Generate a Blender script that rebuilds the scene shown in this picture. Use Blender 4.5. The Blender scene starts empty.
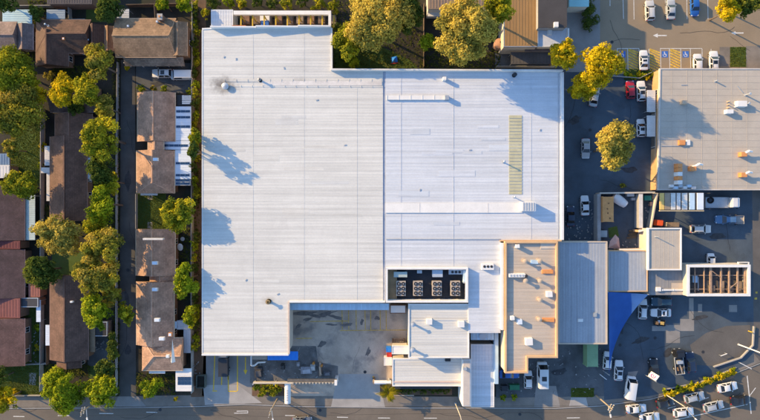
import bpy, bmesh, math, random
import numpy as np
from mathutils import Vector, Matrix
R = math.radians
rnd = random.Random(7)
scene = bpy.context.scene
C = scene.collection
# ---------------------------------------------------------------- camera, sky, sun, exposure
HC, FP = 122.0, 508.3            # camera height in metres, focal length in photo pixels
cam_d = bpy.data.cameras.new('camera'); cam = bpy.data.objects.new('camera', cam_d); C.objects.link(cam)
cam.location = (0, 0, HC); cam.rotation_euler = (0, 0, 0)
cam_d.sensor_width = 36; cam_d.lens = 36 * FP / 760; cam_d.clip_end = 3000; cam_d.clip_start = .5
scene.camera = cam
SUN_EL, SUN_AZ = 18.0, 27.0      # light travels towards +x and AZ degrees towards -y
w = bpy.data.worlds.new('World'); scene.world = w; w.use_nodes = True
nt = w.node_tree; bg = nt.nodes['Background']
sky = nt.nodes.new('ShaderNodeTexSky'); sky.sky_type = 'NISHITA'; sky.sun_disc = False
sky.sun_elevation = R(SUN_EL); sky.sun_rotation = R(270 + SUN_AZ)
sky.air_density = 1.0; sky.dust_density = .6; sky.ozone_density = 3.4
nt.links.new(sky.outputs[0], bg.inputs[0]); bg.inputs[1].default_value = .15
sl = bpy.data.lights.new('sun', 'SUN'); sl.energy = 3.6; sl.angle = R(.55); sl.color = (1, .70, .32)
so = bpy.data.objects.new('sun', sl); C.objects.link(so)
so.rotation_euler = Vector((math.cos(R(SUN_AZ)) * math.cos(R(SUN_EL)), -math.sin(R(SUN_AZ)) * math.cos(R(SUN_EL)), -math.sin(R(SUN_EL)))).to_track_quat('-Z', 'Y').to_euler()
so.location = (-80, 40, 60)
vs = scene.view_settings; vs.view_transform = 'Standard'; vs.look = 'None'; vs.gamma = 1; vs.use_curve_mapping = False; vs.exposure = 1.35
# ---------------------------------------------------------------- helpers
def P(px, py, h=0.0):
    k = (HC - h) / FP
    return ((px - 380) * k, (210 - py) * k)
def PP(pts, h=0.0): return [P(a, b, h) for a, b in pts]
def rect(x0, y0, x1, y1): return [(x0, y0), (x1, y0), (x1, y1), (x0, y1)]
def tag(o, label=None, cat=None, group=None, kind=None):
    if label: o['label'] = label
    if cat: o['category'] = cat
    if group: o['group'] = group
    if kind: o['kind'] = kind
    return o
def thing(name, label, cat, loc=(0, 0, 0), rz=0.0, group=None):
    o = bpy.data.objects.new(name, None); C.objects.link(o)
    o.empty_display_size = .3
    o.location = (loc[0], loc[1], loc[2] if len(loc) > 2 else 0); o.rotation_euler = (0, 0, rz)
    return tag(o, label, cat, group)
def root_loc(p):
    while p.parent is not None: p = p.parent
    return Vector(p.location)
class MB:
    """collects faces in world (or local) coordinates and links them as one mesh object"""
    def __init__(s): s.v = []; s.f = []; s.m = []
    def add(s, vs_, fs, mi=0):
        n = len(s.v); s.v += [tuple(q) for q in vs_]; s.f += [tuple(n + i for i in f) for f in fs]; s.m += [mi] * len(fs); return s
    def prism(s, pts, z0, z1, mi=0, bottom=True):
        n = len(pts); a = sum(pts[i][0] * pts[(i + 1) % n][1] - pts[(i + 1) % n][0] * pts[i][1] for i in range(n))
        if a < 0: pts = pts[::-1]
        zt = z1 if callable(z1) else (lambda x, y: z1)
        vs_ = [(x, y, z0) for x, y in pts] + [(x, y, zt(x, y)) for x, y in pts]
        fs = [tuple(range(n, 2 * n))] + [(i, (i + 1) % n, n + (i + 1) % n, n + i) for i in range(n)]
        if bottom: fs.append(tuple(range(n - 1, -1, -1)))
        return s.add(vs_, fs, mi)
    def sheet(s, pts, z):
        n = len(pts); a = sum(pts[i][0] * pts[(i + 1) % n][1] - pts[(i + 1) % n][0] * pts[i][1] for i in range(n))
        if a < 0: pts = pts[::-1]
        return s.add([(x, y, z) for x, y in pts], [tuple(range(n))])
    def box(s, x0, y0, z0, x1, y1, z1, mi=0):
        return s.prism([(min(x0, x1), min(y0, y1)), (max(x0, x1), min(y0, y1)), (max(x0, x1), max(y0, y1)), (min(x0, x1), max(y0, y1))], z0, z1, mi)
    def rbox(s, cx, cy, l, w_, ang, z0, z1, mi=0):
        c, n = math.cos(ang), math.sin(ang)
        return s.prism([(cx + c * a - n * b, cy + n * a + c * b) for a, b in ((-l / 2, -w_ / 2), (l / 2, -w_ / 2), (l / 2, w_ / 2), (-l / 2, w_ / 2))], z0, z1, mi)
    def cyl(s, cx, cy, r, z0, z1, n=12, r1=None, mi=0):
        r1 = r if r1 is None else r1
        vs_ = [(cx + r * math.cos(6.2832 * i / n), cy + r * math.sin(6.2832 * i / n), z0) for i in range(n)] + [(cx + r1 * math.cos(6.2832 * i / n), cy + r1 * math.sin(6.2832 * i / n), z1) for i in range(n)]
        return s.add(vs_, [tuple(range(n, 2 * n)), tuple(range(n - 1, -1, -1))] + [(i, (i + 1) % n, n + (i + 1) % n, n + i) for i in range(n)], mi)
    def tube(s, p0, p1, r0, r1=None, n=7, mi=0):
        r1 = r0 if r1 is None else r1
        p0, p1 = Vector(p0), Vector(p1); d = (p1 - p0).normalized()
        u = d.orthogonal().normalized(); q = d.cross(u)
        vs_ = [p0 + (u * math.cos(6.2832 * i / n) + q * math.sin(6.2832 * i / n)) * r0 for i in range(n)] + [p1 + (u * math.cos(6.2832 * i / n) + q * math.sin(6.2832 * i / n)) * r1 for i in range(n)]
        return s.add(vs_, [tuple(range(n - 1, -1, -1)), tuple(range(n, 2 * n))] + [(i, (i + 1) % n, n + (i + 1) % n, n + i) for i in range(n)], mi)
    def bar(s, p0, p1, w_, h_, mi=0):
        """rectangular bar from p0 to p1 (3-D)"""
        p0, p1 = Vector(p0), Vector(p1); d = (p1 - p0).normalized()
        u = d.cross(Vector((0, 0, 1)));  u = Vector((1, 0, 0)) if u.length < 1e-4 else u.normalized()
        q = u.cross(d).normalized(); vs_ = []
        for p in (p0, p1):
            for a, b in ((-1, -1), (1, -1), (1, 1), (-1, 1)): vs_.append(p + u * a * w_ / 2 + q * b * h_ / 2)
        return s.add(vs_, [(3, 2, 1, 0), (4, 5, 6, 7), (0, 1, 5, 4), (1, 2, 6, 5), (2, 3, 7, 6), (3, 0, 4, 7)], mi)
    def ring(s, pts, w_, z0, z1, mi=0):
        n = len(pts); a = sum(pts[i][0] * pts[(i + 1) % n][1] - pts[(i + 1) % n][0] * pts[i][1] for i in range(n))
        if a < 0: pts = pts[::-1]
        inn = []
        for i in range(n):
            p, c, q = Vector(pts[i - 1]), Vector(pts[i]), Vector(pts[(i + 1) % n])
            d0, d1 = (c - p).normalized(), (q - c).normalized()
            n0, n1 = Vector((-d0.y, d0.x)), Vector((-d1.y, d1.x))
            b = n0 + n1; b = b / max(b.dot(n0), .2)
            inn.append(c + b * w_)
        vs_ = [(x, y, z0) for x, y in pts] + [(x, y, z1) for x, y in pts] + [(v.x, v.y, z0) for v in inn] + [(v.x, v.y, z1) for v in inn]
        fs = []
        for i in range(n):
            j = (i + 1) % n
            fs += [(i, j, n + j, n + i), (n + i, n + j, 3 * n + j, 3 * n + i), (2 * n + j, 2 * n + i, 3 * n + i, 3 * n + j), (j, i, 2 * n + i, 2 * n + j)]
        return s.add(vs_, fs, mi)
    def mesh(s, name, mats, off=(0, 0, 0), smooth=None, fix=True):
        me = bpy.data.meshes.new(name); ox, oy, oz = off
        me.from_pydata([(x - ox, y - oy, z - oz) for x, y, z in s.v], [], s.f)
        for m_ in (mats if isinstance(mats, (list, tuple)) else [mats]): me.materials.append(m_)
        if any(s.m): me.polygons.foreach_set('material_index', s.m)
        if fix:
            b = bmesh.new(); b.from_mesh(me); bmesh.ops.recalc_face_normals(b, faces=b.faces); b.to_mesh(me); b.free()
        if smooth is not None:
            me.polygons.foreach_set('use_smooth', [True] * len(me.polygons)); me.set_sharp_from_angle(angle=R(smooth))
        return me
    def build(s, name, mats, parent=None, local=False, smooth=None, fix=True, loc=None):
        if parent is not None: off = (0, 0, 0) if local else root_loc(parent)
        else: off = loc or (0, 0, 0)
        o = bpy.data.objects.new(name, s.mesh(name, mats, off, smooth, fix)); C.objects.link(o)
        if parent is not None: o.parent = parent
        elif loc: o.location = loc
        return o
def link(name, me, parent, loc=(0, 0, 0), rot=(0, 0, 0)):
    o = bpy.data.objects.new(name, me); C.objects.link(o); o.parent = parent; o.location = loc; o.rotation_euler = rot; return o
# ---------------------------------------------------------------- materials
MT = {}
def mat(name, col, rough=.8, var=.18, scale=.6, fine=9.0, fvar=.12, bump=.25, spec=.25, metal=0, streak=None, stain=0.0, stain_col=None, coat=0):
    if name in MT: return MT[name]
    m = bpy.data.materials.new(name); m.use_nodes = True; n = m.node_tree; N, L = n.nodes, n.links
    b = N['Principled BSDF']; b.inputs['Roughness'].default_value = rough; b.inputs['Specular IOR Level'].default_value = spec; b.inputs['Metallic'].default_value = metal
    if coat: b.inputs['Coat Weight'].default_value = coat; b.inputs['Coat Roughness'].default_value = .08
    tc = N.new('ShaderNodeTexCoord'); src = tc.outputs['Object']
    def noise(sc, det=4.0, mp=None):
        q = N.new('ShaderNodeTexNoise'); q.inputs['Scale'].default_value = sc; q.inputs['Detail'].default_value = det; q.inputs['Roughness'].default_value = .6
        if mp:
            g = N.new('ShaderNodeMapping'); g.inputs['Scale'].default_value = mp; L.new(src, g.inputs[0]); L.new(g.outputs[0], q.inputs['Vector'])
        else: L.new(src, q.inputs['Vector'])
        return q.outputs['Fac']
    def rng(fac, lo, hi, a=.3, z=.7):
        q = N.new('ShaderNodeMapRange'); q.inputs[1].default_value = a; q.inputs[2].default_value = z; q.inputs[3].default_value = lo; q.inputs[4].default_value = hi; L.new(fac, q.inputs[0]); return q.outputs[0]
    def mul(a, c):
        q = N.new('ShaderNodeMath'); q.operation = 'MULTIPLY'; L.new(a, q.inputs[0]); L.new(c, q.inputs[1]); return q.outputs[0]
    f = mul(rng(noise(scale), 1 - var, 1 + var), rng(noise(fine, 3), 1 - fvar, 1 + fvar))
    if streak: f = mul(f, rng(noise(1.0, 4, streak[0]), 1 - streak[1], 1 + streak[1]))
    v = N.new('ShaderNodeVectorMath'); v.operation = 'SCALE'; v.inputs[0].default_value = col[:3]; L.new(f, v.inputs['Scale'])
    out = v.outputs[0]
    if stain:
        x = N.new('ShaderNodeMix'); x.data_type = 'RGBA'; L.new(rng(noise(.23, 6), 0, stain, .52, .68), x.inputs[0]); L.new(out, x.inputs[6]); x.inputs[7].default_value = (*(stain_col or tuple(c * .4 for c in col)), 1); out = x.outputs[2]
    L.new(out, b.inputs['Base Color'])
    if bump:
        u = N.new('ShaderNodeBump'); u.inputs['Strength'].default_value = bump; u.inputs['Distance'].default_value = .03; L.new(noise(fine * 2.5, 3), u.inputs['Height']); L.new(u.outputs[0], b.inputs['Normal'])
    MT[name] = m; return m
def tile_mat(name, col, vertical, tw=.36, th=.33, mortar=.5, var=.2):
    """roof tiles: courses run along y (vertical=True, ridge along y) or along x"""
    if name in MT: return MT[name]
    m = bpy.data.materials.new(name); m.use_nodes = True; n = m.node_tree; N, L = n.nodes, n.links
    b = N['Principled BSDF']; b.inputs['Roughness'].default_value = .75; b.inputs['Specular IOR Level'].default_value = .25
    tc = N.new('ShaderNodeTexCoord'); g = N.new('ShaderNodeMapping'); L.new(tc.outputs['Object'], g.inputs[0])
    if vertical: g.inputs['Rotation'].default_value = (0, 0, R(90))
    t = N.new('ShaderNodeTexBrick'); L.new(g.outputs[0], t.inputs['Vector']); t.inputs['Scale'].default_value = 1; t.inputs['Brick Width'].default_value = tw; t.inputs['Row Height'].default_value = th
    t.inputs['Mortar Size'].default_value = .022; t.inputs['Mortar Smooth'].default_value = .6; t.inputs['Bias'].default_value = 0
    t.inputs['Color1'].default_value = (*[c * (1 - var) for c in col], 1); t.inputs['Color2'].default_value = (*[c * (1 + var) for c in col], 1); t.inputs['Mortar'].default_value = (*[c * mortar for c in col], 1)
    z = N.new('ShaderNodeTexNoise'); z.inputs['Scale'].default_value = .45; z.inputs['Detail'].default_value = 6; L.new(tc.outputs['Object'], z.inputs['Vector'])
    q = N.new('ShaderNodeMapRange'); q.inputs[1].default_value = .3; q.inputs[2].default_value = .7; q.inputs[3].default_value = .72; q.inputs[4].default_value = 1.28; L.new(z.outputs['Fac'], q.inputs[0])
    v = N.new('ShaderNodeVectorMath'); v.operation = 'SCALE'; L.new(t.outputs['Color'], v.inputs[0]); L.new(q.outputs[0], v.inputs['Scale']); L.new(v.outputs[0], b.inputs['Base Color'])
    u = N.new('ShaderNodeBump'); u.inputs['Strength'].default_value = 1.0; u.inputs['Distance'].default_value = .05; u.invert = True; L.new(t.outputs['Fac'], u.inputs['Height']); L.new(u.outputs[0], b.inputs['Normal'])
    MT[name] = m; return m
def leaf_mat(name, c1, c2, trans=.3):
    if name in MT: return MT[name]
    m = bpy.data.materials.new(name); m.use_nodes = True; n = m.node_tree; N, L = n.nodes, n.links; N.remove(N['Principled BSDF']); out = N['Material Output']
    g = N.new('ShaderNodeNewGeometry'); x = N.new('ShaderNodeMix'); x.data_type = 'RGBA'; L.new(g.outputs['Random Per Island'], x.inputs[0]); x.inputs[6].default_value = (*c1, 1); x.inputs[7].default_value = (*c2, 1)
    d = N.new('ShaderNodeBsdfDiffuse'); t = N.new('ShaderNodeBsdfTranslucent'); k = N.new('ShaderNodeMixShader'); k.inputs[0].default_value = trans
    L.new(x.outputs[2], d.inputs[0]); L.new(x.outputs[2], t.inputs[0]); L.new(d.outputs[0], k.inputs[1]); L.new(t.outputs[0], k.inputs[2]); L.new(k.outputs[0], out.inputs[0])
    MT[name] = m; return m
def glass(name='window_glass', col=(.015, .02, .028), rough=.06):
    if name in MT: return MT[name]
    m = bpy.data.materials.new(name); m.use_nodes = True; b = m.node_tree.nodes['Principled BSDF']
    b.inputs['Base Color'].default_value = (*col, 1); b.inputs['Roughness'].default_value = rough; b.inputs['Specular IOR Level'].default_value = .6
    MT[name] = m; return m
def paint(name, col, rough=.3, var=.03, coat=.5): return mat('paint_' + name, col, rough, var, .8, 5, .03, 0, .5, coat=coat)

white_sheet = mat('white_roof_sheet', (.57, .555, .515), .55, .05, .12, 3, .04, 0, .3, streak=((.03, 1.5, 1), .13), stain=.22, stain_col=(.43, .41, .39))
cool_sheet = mat('cool_roof_sheet', (.54, .555, .58), .5, .05, .12, 3, .04, 0, .3, streak=((.03, 1.5, 1), .13), stain=.22, stain_col=(.40, .43, .48))
white_trim = mat('white_trim', (.68, .66, .63), .6, .06, .5, 6, .05, .05)
dirty_white = mat('dirty_white', (.60, .57, .54), .7, .12, .4, 5, .08, .05, stain=.3, stain_col=(.36, .33, .30))
tan_or_sunlit_sheet = mat('tan_roof_sheet', (.46, .385, .31), .6, .07, .2, 4, .05, 0, streak=((.05, 1.8, 1), .10), stain=.15, stain_col=(.33, .28, .23))
grey_tan_sheet = mat('grey_tan_roof', (.43, .375, .31), .7, .08, .25, 4, .06, .02, stain=.2, stain_col=(.3, .275, .25))
steel_sheet = mat('steel_blue_roof', (.32, .34, .37), .5, .07, .2, 4, .06, 0, streak=((1.8, .05, 1), .10), stain=.15)
orange_trim = mat('orange_parapet', (.56, .36, .20), .7, .08, .5, 5, .06)
orange_paint = mat('orange_paint', (.62, .26, .09), .6, .1, .7, 5, .08, .05)
brick_m = mat('brick_wall', (.20, .12, .08), .85, .14, .5, 8, .2, .3)
cream_wall = mat('cream_wall', (.52, .46, .38), .85, .08, .4, 6, .06, .1)
grey_wall = mat('grey_wall', (.30, .29, .28), .85, .12, .4, 6, .1, .1, stain=.3)
galv = mat('galvanised_steel', (.46, .48, .50), .4, .1, .6, 6, .08, 0, .5, .4)
dark_steel = mat('dark_steel', (.035, .037, .042), .5, .1, 1, 8, .1, 0)
dark_floor = mat('dark_membrane', (.032, .037, .046), .8, .2, .5, 7, .2, .2)
black_rubber = mat('black_rubber', (.012, .012, .013), .8, .1, 1, 9, .1, 0)
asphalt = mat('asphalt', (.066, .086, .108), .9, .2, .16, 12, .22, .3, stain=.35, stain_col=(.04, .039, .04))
drive_asphalt = mat('drive_asphalt', (.085, .082, .078), .9, .25, .2, 10, .22, .3, stain=.4, stain_col=(.05, .048, .046))
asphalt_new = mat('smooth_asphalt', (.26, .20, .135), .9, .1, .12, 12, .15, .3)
street_asphalt = mat('street_asphalt', (.15, .125, .10), .9, .12, .12, 12, .15, .3, stain=.25, stain_col=(.09, .08, .07))
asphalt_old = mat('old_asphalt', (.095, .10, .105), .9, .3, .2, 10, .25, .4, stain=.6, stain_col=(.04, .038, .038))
yard_m = mat('stained_yard_concrete', (.44, .35, .27), .85, .28, .16, 8, .2, .3, stain=.7, stain_col=(.14, .13, .125))
concrete = mat('concrete', (.24, .225, .21), .85, .16, .2, 9, .12, .25, stain=.35, stain_col=(.14, .13, .12))
pale_concrete = mat('pale_concrete', (.33, .31, .29), .85, .14, .25, 9, .1, .25, stain=.3, stain_col=(.2, .19, .18))
path_m = mat('footpath_concrete', (.19, .165, .14), .88, .2, .3, 9, .15, .25, stain=.45, stain_col=(.1, .09, .075))
dirt = mat('garden_dirt', (.038, .033, .026), .95, .35, .25, 6, .35, .5, stain=.7, stain_col=(.025, .035, .014))
bark_dirt = mat('bark_mulch', (.13, .08, .05), .95, .3, .4, 9, .35, .6)
lawn_m = mat('lawn_green', (.065, .10, .022), .95, .3, .3, 16, .4, .7, stain=.5, stain_col=(.10, .10, .03))
yellow_line = mat('yellow_line_paint', (.56, .36, .06), .8, .35, 1.5, 14, .5, .1)
yellow_bright = mat('fresh_yellow_paint', (.66, .43, .04), .8, .12, 1.5, 14, .2, .1)
white_line = mat('white_line_paint', (.62, .60, .56), .8, .15, 1.5, 14, .35, .1)
blue_line = mat('blue_line_paint', (.04, .13, .42), .8, .1, 1.5, 12, .2, .1)
bark = mat('tree_bark', (.14, .10, .07), .95, .25, 1.5, 9, .3, .5)
bark_pale = mat('pale_bark', (.17, .13, .095), .9, .25, 1.2, 8, .25, .3)
timber = mat('timber', (.23, .16, .10), .85, .2, .8, 9, .2, .2)
pole_wood = mat('pole_wood', (.32, .25, .17), .85, .2, .8, 9, .2, .2)
fence_grey = mat('fence_steel', (.33, .32, .30), .6, .1, .6, 6, .1, .05)
plastic_green = mat('green_plastic', (.03, .15, .075), .5, .1, 1, 6, .1, 0)
green_steel = mat('green_container_paint', (.23, .36, .20), .6, .1, .5, 6, .1, .05, stain=.2)
blue_canvas = mat('blue_canvas', (.028, .095, .30), .85, .1, .4, 12, .1, .1)
blue_awning_m = mat('bright_blue_paint', (.03, .20, .62), .55, .08, .6, 6, .06, 0)
red_paint = mat('red_paint', (.55, .045, .03), .5, .08, .8, 6, .06, 0)
pale_blue_sheet = mat('pale_blue_sheet', (.42, .55, .66), .5, .08, .4, 5, .06, 0, streak=((1.6, .06, 1), .12))
patio_sheet = mat('patio_sheet', (.60, .66, .74), .45, .05, .4, 5, .05, 0, streak=((.06, 1.6, 1), .06))
solar = glass('dark_blue_panel', (.02, .05, .11), .2)
clear_strip = mat('yellowed_skylight_sheet', (.46, .43, .28), .5, .1, .5, 5, .08, 0)
GL = glass(); CARGL = glass('car_glass', (.010, .013, .018), .04)
lamp_red = glass('tail_lamp_red', (.35, .01, .01), .2); lamp_clear = glass('head_lamp', (.55, .57, .6), .15)
chrome = mat('wheel_alloy', (.5, .5, .52), .35, .03, 1, 5, .02, 0, .5, .7)
fabric_pink = mat('faded_pink_canvas', (.50, .30, .25), .9, .15, .8, 8, .1, .1)
# leaf mixes: (light, mid, dark) materials per species
LEAF = {}
def species(key, *pairs): LEAF[key] = [leaf_mat(f'leaf_{key}_{"abc"[i]}', a, b) for i, (a, b) in enumerate(pairs)]
species('lime', ((.20, .25, .012), (.34, .37, .02)), ((.08, .125, .010), (.18, .22, .014)), ((.34, .36, .015), (.44, .43, .03)))
species('olive', ((.25, .22, .024), (.42, .35, .04)), ((.09, .10, .02), (.20, .19, .03)), ((.38, .29, .045), (.46, .34, .06)))
species('gold', ((.56, .40, .012), (.74, .52, .018)), ((.38, .30, .014), (.58, .42, .016)), ((.24, .22, .014), (.38, .31, .02)))
species('tan', ((.42, .33, .055), (.58, .44, .085)), ((.20, .18, .035), (.36, .30, .06)), ((.46, .33, .05), (.60, .43, .08)))
species('dark', ((.045, .075, .016), (.10, .13, .025)), ((.05, .085, .018), (.12, .14, .025)), ((.10, .125, .02), (.18, .19, .03)))
species('mixed', ((.20, .21, .016), (.36, .33, .022)), ((.12, .14, .014), (.24, .24, .02)), ((.44, .39, .02), (.56, .46, .03)))
# ---------------------------------------------------------------- the ground
KERB = [(-1200, 414), (-300, 411), (0, 408), (120, 407.5), (200, 406), (243, 404), (300, 406), (400, 407.5), (555, 408), (600, 405.5), (650, 399), (700, 385.5), (735, 373), (760, 363), (900, 318), (1900, 60)]
kw = PP(KERB)
big = 900
MB().sheet([(-big, -big), (big, -big), (big, big), (-big, big)], -.16).build('ground', dirt)
tag(bpy.data.objects['ground'], kind='structure')
tag(MB().prism(kw + [(big, kw[-1][1]), (big, big), (-big, big), (-big, kw[0][1])], -.155, 0, bottom=False).build('terrain', dirt), kind='structure')
street = MB(); street.sheet([kw[0]] + kw[1:] + [(kw[-1][0], -big), (kw[0][0], -big)], -.12); tag(street.build('street', street_asphalt), kind='structure')
kb = MB()
def strip(mb, pts, w_, z0, z1=None, side=0.0):
    """ribbon of width w_ along a polyline of world points; a slab when z1 is given"""
    pts = [Vector(p) for p in pts]; L_, Rr = [], []
    for i, p in enumerate(pts):
        d = (pts[min(i + 1, len(pts) - 1)] - pts[max(i - 1, 0)]).normalized(); n = Vector((-d.y, d.x))
        L_.append(p + n * w_ * (.5 + side)); Rr.append(p - n * w_ * (.5 - side))
    for i in range(len(pts) - 1):
        q = [tuple(L_[i]), tuple(Rr[i]), tuple(Rr[i + 1]), tuple(L_[i + 1])]
        if z1 is None: mb.sheet(q, z0)
        else: mb.prism(q, z0, z1)
    return mb
strip(kb, kw, .22, -.12, .016, side=-.42); tag(kb.build('kerb', pale_concrete), kind='structure')
def ground_sheet(name, px, m, z, kind='structure'):
    return tag(MB().sheet(PP(px), z).build(name, m), kind=kind)
KX = [k for k in KERB if -300 <= k[0] <= 760]
def kerb_y(x):
    for a, b in zip(KERB, KERB[1:]):
        if a[0] <= x <= b[0]: return a[1] + (b[1] - a[1]) * (x - a[0]) / (b[0] - a[0])
fp = [(x, y - .6) for x, y in KX]
ground_sheet('footpath', fp + [(x, y - 11) for x, y in reversed(KX)], path_m, .004)
# left block
ground_sheet('driveway', [(121, 60), (135, 60), (136, 396.5), (119, 396.5)], drive_asphalt, .008)
ground_sheet('driveway', [(118, 396.5), (138, 396.5), (146, 406.4), (114, 406.6)], concrete, .012)
ground_sheet('parking_court', rect(136, 63, 191, 93), asphalt_old, .008)
for q in ([(135.5, 193), (166, 193), (166, 230), (135.5, 230)], rect(11, 108, 40, 184), [(-20, 366), (52, 366), (52, 396), (-20, 396)], rect(24.5, 292, 39, 366), rect(86, 0, 112, 22), rect(52, 252, 92, 276), rect(88, 356, 112, 378)):
    ground_sheet('lawn', q, lawn_m, .008)
ground_sheet('lawn', [(380, 46), (410, 60), (418, 68), (334, 68), (334, 40)], lawn_m, .008)
ground_sheet('garden_path', rect(29, 373, 36, 385), pale_concrete, .012)
ground_sheet('garden_path', rect(147.5, 193, 152.5, 200), pale_concrete, .012)
ground_sheet('garden_path', rect(147.5, 222, 152.5, 229), pale_concrete, .012)
ground_sheet('driveway', [(86, 334), (112, 322), (114, 366), (88, 366)], asphalt_old, .012)
ground_sheet('service_lane', rect(191, -30, 206, 397), bark_dirt, .008)
# loading yard and forecourts
ground_sheet('loading_yard', [(288, 296), (414, 296), (414, 396), (288, 396)], yard_m, .008)
ground_sheet('driveway', [(338, 374), (378, 374), (385, 407), (331, 407)], pale_concrete, .012)
ground_sheet('entry_lane', [(204, 344), (252, 344), (254, 396), (202, 396)], concrete, .008)
ground_sheet('driveway', [(203, 385), (238, 385), (262, 403), (205, 405)], pale_concrete, .012)
ground_sheet('slab', [(250, 346), (316, 346), (318, 362), (338, 366), (338, 383), (250, 383)], mat('old_slab', (.15, .14, .13), .9, .35, .35, 9, .3, .4, stain=.7, stain_col=(.05, .05, .05)), .012)
ground_sheet('forecourt', [(496, 345), (612, 330), (612, 396), (496, 398)], asphalt_old, .008)
ground_sheet('driveway', [(536, 386), (556, 386), (560, 407), (534, 407)], concrete, .012)
ground_sheet('driveway', [(571, 397.5), (586, 397.5), (588, 406), (569, 406)], pale_concrete, .012)
# east side
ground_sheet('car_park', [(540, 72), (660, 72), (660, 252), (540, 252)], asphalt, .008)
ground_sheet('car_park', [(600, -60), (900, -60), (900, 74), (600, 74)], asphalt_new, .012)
ground_sheet('forecourt', [(566, -40), (600, -40), (600, 72), (566, 72)], concrete, .016)
ground_sheet('lane', [(495, 44), (566, 44), (566, 74), (495, 74)], asphalt_old, .016)
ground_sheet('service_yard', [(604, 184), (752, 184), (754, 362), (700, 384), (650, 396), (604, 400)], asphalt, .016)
ground_sheet('sunlit_yard_patch', [(690, 345), (706, 333), (726, 326), (750, 325), (752, 352), (714, 366), (696, 365)], mat('sunlit_asphalt', (.115, .105, .095), .9, .12, .3, 10, .2, .3), .02)  # pool of sun on the yard, painted as a paler warm sheet
for q in (rect(680, 319, 694, 331), [(666, 325), (679.9, 325), (679.9, 343), (666, 343)], rect(689, 298, 693.5, 318.9), rect(729, 305, 737, 312), rect(698, 304, 702, 312), [(652, 326), (665.9, 326), (665.9, 331), (652, 331)], [(628, 372), (638, 371), (635, 378), (627, 380)]):
    ground_sheet('concrete_patch', q, concrete, .022)
ground_sheet('footpath', [(752, 184), (790, 184), (790, 330), (760, 361), (752, 352)], mat('side_path', (.11, .10, .092), .9, .15, .3, 10, .15, .3), .012)
ground_sheet('footpath', [(746, 46), (900, 46), (900, 70), (746, 70)], path_m, .016)
ground_sheet('footpath', rect(719.5, 47, 730, 66), path_m, .016)
ground_sheet('lawn', rect(730, 47, 746, 67), lawn_m, .016)
ground_sheet('lawn', rect(624, 69, 652, 80), lawn_m, .020)
ground_sheet('lawn', rect(571, 388, 594, 397), lawn_m, .016)
ground_sheet('lawn', [(664, 391), (700, 384), (735, 369), (736, 374), (700, 388), (665, 398)], lawn_m, .016)
ground_sheet('planting_bed', rect(252, 384.5, 286, 396), bark_dirt, .02)
ground_sheet('planting_bed', rect(380, 384, 452, 395), bark_dirt, .016)
# grass blades on the lawns in view (uncountable)
def grass(px, n, seed, z=.012):
    q = np.random.default_rng(seed); w_ = PP(px); xs, ys = [a for a, b in w_], [b for a, b in w_]
    k = len(w_); pts = []
    def inside(x, y):
        c = False
        for i in range(k):
            (x0, y0), (x1, y1) = w_[i], w_[i - 1]
            if (y0 > y) != (y1 > y) and x < (x1 - x0) * (y - y0) / (y1 - y0) + x0: c = not c
        return c
    mb = MB()
    for _ in range(n):
        x, y = q.uniform(min(xs), max(xs)), q.uniform(min(ys), max(ys))
        if not inside(x, y): continue
        a = q.uniform(0, 6.28); s_ = q.uniform(.05, .12); h_ = q.uniform(.05, .16); dx, dy = math.cos(a) * s_, math.sin(a) * s_
        mb.add([(x - dx, y - dy, z), (x + dx, y + dy, z), (x + dy * 1.4, y - dx * 1.4, z + h_)], [(0, 1, 2)])
    return tag(mb.build('grass', leaf_mat('grass_blade', (.07, .10, .015), (.13, .14, .025), .2), fix=False), kind='stuff')
for i, (q, n) in enumerate(((rect(135.5, 193, 166, 230), 3500), (rect(11, 108, 40, 184), 6000), (rect(0, 366, 52, 396), 5000), (rect(730, 47, 746, 67), 1200), (rect(571, 388, 594, 397), 1200), (rect(24.5, 292, 39, 366), 2500), ([(380, 46), (410, 60), (418, 68), (334, 68), (334, 40)], 4000), (rect(624, 69, 652, 80), 900))):
    grass(q, n, i)
# painted markings
def lines(name, segs, w_, m, z=.024):
    mb = MB()
    for a, b, c, d in segs:
        p, q = Vector(P(a, b)), Vector(P(c, d)); dv = (q - p).normalized(); n = Vector((-dv.y, dv.x)) * w_ / 2
        mb.sheet([tuple(p + n), tuple(p - n), tuple(q - n), tuple(q + n)], z)
    return tag(mb.build(name, m), kind='structure')
lines('bay_line', [(310, 321.5, 348, 321), (340, 330.5, 412, 330)] + [(x, 308, x + .3, 329.6) for x in (342, 348.5, 356, 365, 370.5, 380, 386)] + [(296, 338.5, 312, 338.3)], .16, yellow_line, .018)
lines('lane_line', [(215, 352, 213.5, 390), (222, 373, 221.5, 385), (237.5, 352, 237.5, 391), (228, 391.3, 237, 391.3), (228.4, 352, 228.4, 390.5), (212.5, 391, 217, 391), (221.8, 354, 221.5, 366), (228, 376, 228, 380)], .24, yellow_bright, .020)
lines('bay_line', [(600, 48, 600, 70), (607, 48, 607, 70)] + [(x, 48.8, x + .4, 71) for x in (617.2, 627.6, 639, 648.8, 660.4, 669.4, 680.6, 690.3, 702, 711)] + [(610, 0, 610, 6), (622.5, -20, 623.5, 19), (633.5, -20, 634, 19.5), (665, -20, 665.4, 18), (686.4, -20, 687, 19), (707.4, -20, 708, 19.5), (726, -20, 726.6, 17), (746, -20, 746.6, 17)] + [(617, 48.5, 639, 48.5), (660, 48.5, 702, 48.5)], .13, white_line, .024)
hb = []
for x0, x1 in ((627.8, 638.6), (649.2, 660), (669.8, 680.4)):
    y = 51.0
    while y < 77:
        ya, yb = y + 1.6, y - 3.4
        hb.append((x0 + .3, max(yb, 49), x1 - .3, min(ya + (0 if yb >= 49 else 0), 71)) if ya <= 71 else (x0 + .3, yb, x0 + .3 + (x1 - x0 - .6) * (71 - yb) / (ya - yb), 71))
        y += 2.75
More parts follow.
